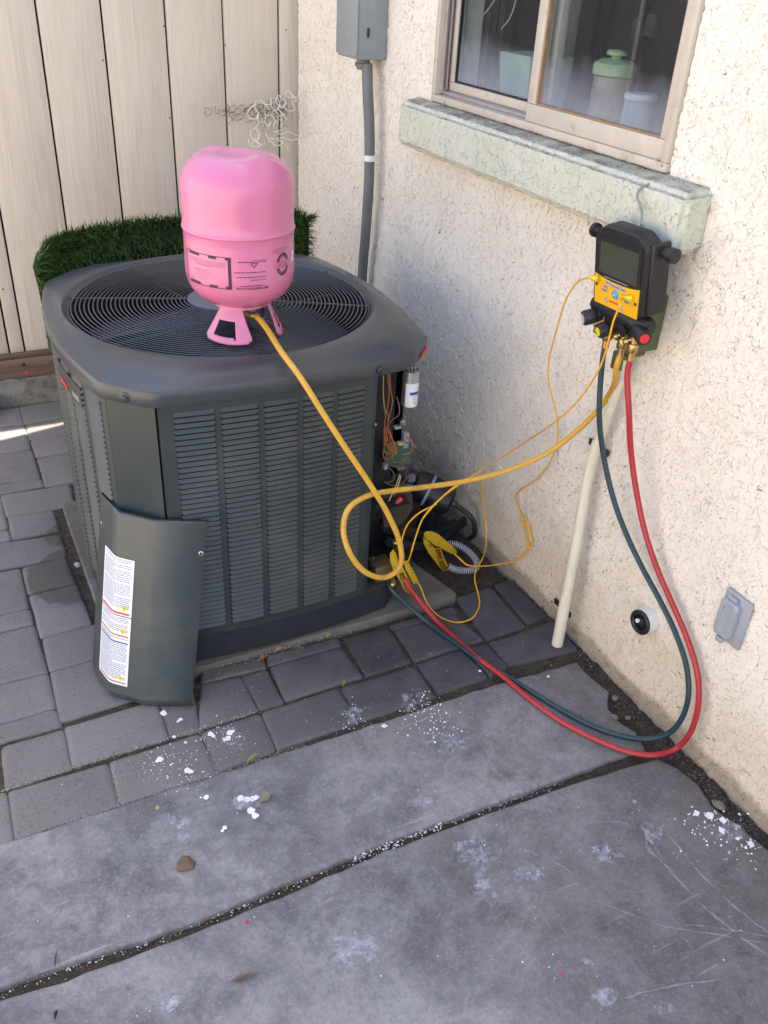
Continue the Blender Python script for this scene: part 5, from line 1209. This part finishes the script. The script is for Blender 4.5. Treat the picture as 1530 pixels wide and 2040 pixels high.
hexnet(PY(505,286,3.28),V3((1,.0,-.10)).normalized(),V3((0,.7,.5)).normalized(),4,1,.0016,WW,'white_netting',.021,.005,.1,5)
hexnet(PY(562,222,3.30),V3((1,.0,-.08)).normalized(),V3((0,.2,1)).normalized(),2,2,.0016,WW,'white_netting',.019,.005,.0,8)
for a_ in (((545,262),(560,268),(572,262),(594,270)),((548,276),(565,274),(580,280),(592,277)),((540,270),(552,290),(566,286),(575,299)),((568,190),(580,196),(594,192))):
    obj('white_netting',MB().tube([PY(x,y,3.29) for x,y in a_],.0015,5),WW,cw)
for sd_,(px,py),cl,rw in ((11,(455,238),9,2),(12,(520,240),6,3),(13,(560,250),2,5),(14,(405,230),9,1),(15,(470,226),7,1)):
    hexnet(PY(px,py,3.405-.004*(sd_%3)),V3((1,0,.10)).normalized(),V3((0,.05,1)),cl,rw,.0008,WD,'netting_shadow',.0125,.0045,.2,sd_)  # shadow of the wire on the fence, modelled as thin grey wires
# ================================================================== loose things on the ground
def leafm(name,px,py,L,Wd,ang,m_,label,z=.003,curl=.006,fat=1.0):
    c=G(px,py,z); a=math.radians(ang); u=V3((math.cos(a),math.sin(a),0)); v=V3((-u.y,u.x,0)); n=9; vs=[]
    for i in range(n):
        t=i/(n-1); w_=Wd/2*math.sin(math.pi*min(.97,max(.04,t))**fat)
        for s_ in (-1,0,1): vs.append(c+u*(t-.5)*L+v*s_*w_+V3((0,0,abs(s_)*curl*.8*math.sin(math.pi*t)+curl*.5*t*t)))
    return obj(name,MB().add(vs,[(3*i+k,3*i+k+1,3*i+k+4,3*i+k+3) for i in range(n-1) for k in (0,1)]),m_,label=label,cat='leaf',smooth=60,fix=False)
leafm('leaf',527,1590,.030,.024,20,simple('olive_leaf',(.19,.19,.12),.6),'rounded olive dry leaf beside the white paint blot on the slab')
leafm('leaf',485,1948,.048,.011,-8,simple('brown_leaf',(.15,.10,.08),.6),'narrow curled brown leaf lying on the near slab')
leafm('leaf',684,1361,.026,.010,62,simple('green_leaf',(.20,.23,.05),.5),'small yellow green leaf on the dark pavers before the pad')
leafm('leaf',502,1512,.036,.010,22,simple('green_leaf2',(.20,.24,.07),.5),'small green leaf in the joint between pavers and slab')
leafm('leaf',555,1296,.030,.014,10,simple('tan_leaf',(.30,.20,.09),.6),'tan dry leaf on the front edge of the pad')
leafm('leaf',655,1266,.024,.012,30,simple('tan_leaf2',(.34,.24,.12),.6),'small tan leaf at the pad edge right of the larger one')
leafm('leaf',525,1312,.034,.012,14,simple('rust_leaf',(.24,.09,.035),.6),'rust coloured curled leaf in the joint before the pad')
leafm('leaf',111,1912,.034,.0035,75,simple('twig_brown',(.10,.07,.05),.7),'thin dark twig by the slab joint at the left',curl=.002)
leafm('leaf',112,2022,.016,.006,60,simple('leaf_dark',(.05,.04,.03),.6),'tiny dark leaf scrap on the near slab at bottom left')
def stone(px,py,r,label,m_=STONE,flat=.55,name='stone',cat='stone',zz=None,z0=0.0,seed=None):
    rr=random.Random(seed or px); bm=bmesh.new(); bmesh.ops.create_icosphere(bm,subdivisions=3,radius=1)
    ph=[rr.uniform(0,6) for _ in range(6)]
    for v in bm.verts:
        k=1+.13*math.sin(3*v.co.x+ph[0])+.11*math.sin(4*v.co.y+ph[1])+.10*math.sin(5*v.co.z+ph[2]+2*v.co.x)+rr.gauss(0,.02); v.co*=k; v.co.z*=flat
    bm.verts.index_update(); c=G(px,py,z0)+V3((0,0,r*flat*.65)); mb=MB().add([c+v.co*r for v in bm.verts],[tuple(v.index for v in f.verts) for f in bm.faces]); bm.free()
    return obj(name,mb,m_,label=label,cat=cat,smooth=50)
stone(368,1724,.0165,'round brown lump of dried mud on the middle slab',simple('mud_brown',(.14,.095,.065),.9,bump=.8,bs=150),.35,'mud_lump','mud')
stone(1225,1392,.0085,'pale grey stone highest of the group by the slab corner'); stone(1224,1430,.0075,'grey stone lowest left of the group by the slab corner'); stone(1251,1431,.0065,'small grey stone nearest the wall dirt by the slab corner')
stone(1432,1605,.013,'flat brownish stone in the dirt at the foot of the wall',simple('tan_stone',(.20,.17,.14),.85,bump=.5),.4); stone(315,1610,.0055,'small tan pebble on the far slab below the pavers',simple('tan_peb',(.36,.25,.18),.8)); stone(1264,1598,.0055,'small tan pebble on the near slab towards the wall',simple('tan_peb2',(.34,.26,.20),.8))
stone(491,1838,.0032,'tiny bright red scrap on the slab beyond the leaf',REDP,.6,'red_scrap','scrap'); stone(1117,1938,.0028,'tiny red and white scrap on the near slab at right',REDP,.6,'red_scrap','scrap')
stone(156,1128,.010,'pale pebble beside the pad on the wet soil',simple('pale_peb',(.34,.33,.30),.8,bump=.5),.7,z0=-.012); stone(280,1613,.003,'tiny dark pebble left of the tan pebble')
bkx=G(-12,826,.0); rough_box('brick',(bkx.x-.16,bkx.y-.03,-.005),(bkx.x+.014,bkx.y+.07,.055),simple('red_brown_brick',(.20,.085,.055),.85,bump=.8,bs=120),None,.02,.0015,label='reddish brown brick lying by the curb at the left edge',cat='brick')
# loose flakes of white paint
def flake(px,py,r,rr,z=.0015):
    c=G(px,py,z); n=rr.randint(4,7); a0=rr.uniform(0,6); P=[c+V3((r*rr.uniform(.55,1.1)*math.cos(a0+6.283*k/n),r*rr.uniform(.55,1.1)*math.sin(a0+6.283*k/n),0)) for k in range(n)]
    t=V3((rr.uniform(-.15,.15),rr.uniform(-.15,.15),0)); P=[p+V3((0,0,(p-c).dot(t)+abs(r)*.12)) for p in P]; return MB().prism(P,(0,0,.0009))
rr=random.Random(5)
for px,py,r,lb_ in ((326,1421,.010,'long white paint flake sticking out under the leaning panel'),(765,1447,.0095,'white paint flake on the slab edge near the paver joint'),(1388,1621,.008,'white paint flake leftmost of the patch near the wall'),(1412,1626,.013,'largest white paint flake of the patch near the wall'),(1440,1635,.011,'white paint flake right of the largest one near the wall'),(1437,1655,.010,'white paint flake below the row near the wall'),(1470,1671,.007,'small white paint flake toward the wall dirt'),(956,1337,.006,'white paint flake on a paver beside the hoses'),(1092,1348,.006,'white paint flake on the slab corner by the hoses'),(1497,1683,.008,'white paint flake closest to the wall dirt')):
    obj('paint_flake',flake(px,py,r,rr),CHIP,label=lb_,cat='paint flake',group='white paint flakes on the ground',smooth=0)
def blot(px,py,r,n,rr): # flat drips of paint
    c=G(px,py,.0008); P=[c+V3((r*rr.uniform(.7,1.15)*math.cos(6.283*k/n),r*rr.uniform(.7,1.15)*math.sin(6.283*k/n),0)) for k in range(n)]; return MB().prism(P,(0,0,.0006))
mb=MB()
for px,py,r in ((480,1591,.010),(492,1593,.008),(503,1592,.009),(511,1589,.007),(500,1616,.010),(508,1626,.009),(411,1589,.007),(400,1590,.003),(448,1650,.006),(443,1656,.004),(319,1514,.009),(314,1517,.006),(374,1536,.009),(380,1539,.007),(340,1525,.003),(420,1464,.008),(425,1468,.006),(458,1462,.009),(464,1459,.006),(455,1473,.008),(448,1476,.006),(478,1470,.003),(360,1436,.006),(355,1440,.004),(347,1471,.005),(370,1482,.004)):
    b=blot(px,py,r*.9,14,rr); bz=.0002*(len(mb.v)//28); mb.add([p+V3((0,0,bz)) for p in b.v],b.f)
obj('paint_blots',mb,CHIP,label='dried white paint drips over the pavers and far slab',cat='paint drips',kind='stuff',smooth=0)
# countless crumbs
def crumbs(name,n,sampler,rmin,rmax,m_,label,z=0.001):
    mb=MB(); 
    for _ in range(n):
        px,py=sampler(); r=rr.uniform(rmin,rmax)*rr.uniform(.5,1); c=G(px,py,z); 
        P=[c+V3((r*rr.uniform(.6,1)*math.cos(6.283*(k+rr.random()*.5)/4),r*rr.uniform(.6,1)*math.sin(6.283*(k+rr.random()*.5)/4),-.001)) for k in range(4)]; top=c+V3((0,0,r*.7)); 
        mb.add(P+[top],[(0,1,4),(1,2,4),(2,3,4),(3,0,4)])
    obj(name,mb,m_,label=label,cat='crumbs',kind='stuff',smooth=0,fix=False)
def along(pts,w_):
    segs=list(zip(pts[:-1],pts[1:])); ls=[math.dist(a,b) for a,b in segs]
    def f():
        (a,b)=rr.choices(segs,ls)[0]; t=rr.random(); return (a[0]+(b[0]-a[0])*t+rr.gauss(0,w_),a[1]+(b[1]-a[1])*t+rr.gauss(0,w_))
    return f
def blob(cs):
    def f(): c=rr.choice(cs); return (rr.gauss(c[0],c[2]),rr.gauss(c[1],c[2]*.7))
    return f
crumbs('white_joint_grit',130,along([(880,1644),(760,1690),(700,1715)],5),.001,.0042,CHIP,'white paint crumbs lying in the slab joint',-.006)
crumbs('white_joint_grit',300,along([(1130,1555),(1000,1602),(880,1644),(760,1692),(560,1775),(350,1862),(90,1945),(0,1982)],3.5),.0008,.003,CHIP,'scattered pale crumbs along the whole slab joint',-.010)
crumbs('pale_sand_grit',800,along([(0,1685),(214,1612),(435,1540),(610,1482)],2.5),.0006,.0018,GRIT,'pale sand grains in the joint between pavers and slab',-.002)
crumbs('pale_sand_grit',480,along([(0,1576),(144,1530),(336,1470),(400,1451),(519,1415)],2.2),.0006,.0018,GRIT,'pale sand grains in the long joint between paver rows',-.001)
crumbs('pale_sand_grit',130,along([(224,1520),(238,1606)],2.2),.0006,.0018,GRIT,'pale sand grains in the short paver joints',-.001)
crumbs('pale_sand_grit',130,along([(398,1452),(433,1536)],2.2),.0006,.0018,GRIT,'pale sand grains in the short joint right of it',-.001)
crumbs('paint_crumbs',260,blob([(320,1515,35),(450,1465,28),(375,1540,25),(700,1430,30)]),.0008,.003,CHIP,'tiny white paint crumbs scattered on the pavers')
crumbs('paint_crumbs',230,blob([(840,1410,22),(850,1418,30),(1440,1650,32),(1480,1690,28),(1390,1640,35),(870,1440,30)]),.0008,.0045,CHIP,'tiny white paint crumbs in clusters on the slabs')
crumbs('paint_crumbs',140,lambda:(rr.uniform(0,1530),rr.uniform(1480,2040)),.0006,.0022,CHIP,'odd white specks spread over all the slabs')
crumbs('paint_crumbs',150,lambda:(rr.uniform(380,1100),rr.uniform(1270,1480)),.0006,.0018,CHIP,'odd white specks spread over the dark pavers')
crumbs('soil_pebbles',260,along([(110,1030),(140,1100),(175,1190)],12),.002,.006,GRIT,'pale pebbles in the soil beside the pad',-.012)
crumbs('soil_pebbles',600,along([(1120,1260),(1200,1345),(1300,1460),(1400,1560),(1510,1670)],12),.0012,.005,simple('wall_grit',(.15,.12,.095),.9,var=.4,vs=200),'brown grit and crumbs in the dirt along the wall',-.010)
crumbs('soil_pebbles',150,along([(400,1338),(600,1285),(740,1245)],4),.001,.003,GRIT,'pale crumbs along the front of the pad',.001)
# scuffs and scratches on the slab: stains with their own outlines
def decal(name,pts,m_,z,parent,uvs=((0,0),(1,0),(1,1),(0,1))):
    mb=MB().add([G(x,y,z) for x,y in pts],[(0,1,2,3)]); o=obj(name,mb,m_,parent,smooth=0,fix=False); uv=o.data.uv_layers.new(name='UVMap')
    for i in range(4): uv.data[i].uv=uvs[i]
    return o
k=0
for cx_,cy_,w_,h_ in ((960,1765,50,90),(980,1790,30,60),(360,1640,75,45),(365,1668,45,28),(820,1400,80,60),(700,1425,60,55),(460,1470,90,60),(890,1480,140,70),(1200,1990,120,60),(1320,2010,90,40),(1050,1740,90,60),(940,1700,130,90),(700,1900,150,110),(1200,1700,120,60),(1300,1660,70,60),(1450,1660,90,60),(480,1600,80,45),(745,1585,40,40),(330,2000,90,50),(1165,1915,34,20),(840,1600,60,40)):
    k+=1; z=.0009+.00012*k; par=slab_far if cy_<1690 else slab_near
    decal('paint_smudge',[(cx_-w_,cy_+h_),(cx_+w_,cy_+h_),(cx_+w_,cy_-h_),(cx_-w_,cy_-h_)],SMUDGE,z,par)
for ps,w_ in ((((1275,1640),(1340,1740),(1430,1830),(1530,1905)),9),(((1330,1660),(1400,1745),(1470,1812),(1530,1858)),6),(((1285,1650),(1292,1690),(1345,1740)),12),(((1200,1800),(1330,1846),(1430,1862),(1530,1880)),5),(((1360,1840),(1450,1852),(1530,1866)),6),(((1230,1992),(1330,1966),(1430,1952)),9),(((940,1640),(958,1670),(962,1712)),3),(((1180,1640),(1235,1638),(1290,1655)),4),(((1040,1690),(1110,1720),(1180,1770)),3)):
    k+=1; z=.0009+.00012*k; P_=spline([V3((x,y,0)) for x,y in ps],8); mb=MB(); uvl=[]; n=len(P_)
    for i,p in enumerate(P_):
        t=(P_[min(i+1,n-1)]-P_[max(i-1,0)]).normalized(); wv=w_*(.6+.4*math.sin(i*.9))*min(1,.25+i*.25,.25+(n-1-i)*.25); j=rr.uniform(-1,1)
        for s_ in (-1,1): q=G(p.x-t.y*wv*s_+j,p.y+t.x*wv*s_+j,z); mb.v.append(q); uvl.append((i*.1,.5+.5*s_))
    mb.f=[(2*i,2*i+2,2*i+3,2*i+1) for i in range(n-1)]
    o=obj('scratch',mb,SCRATCH,slab_near,smooth=0,fix=False); uv=o.data.uv_layers.new(name='UVMap')
    for li,lp_ in enumerate(o.data.loops): uv.data[li].uv=uvl[lp_.vertex_index]
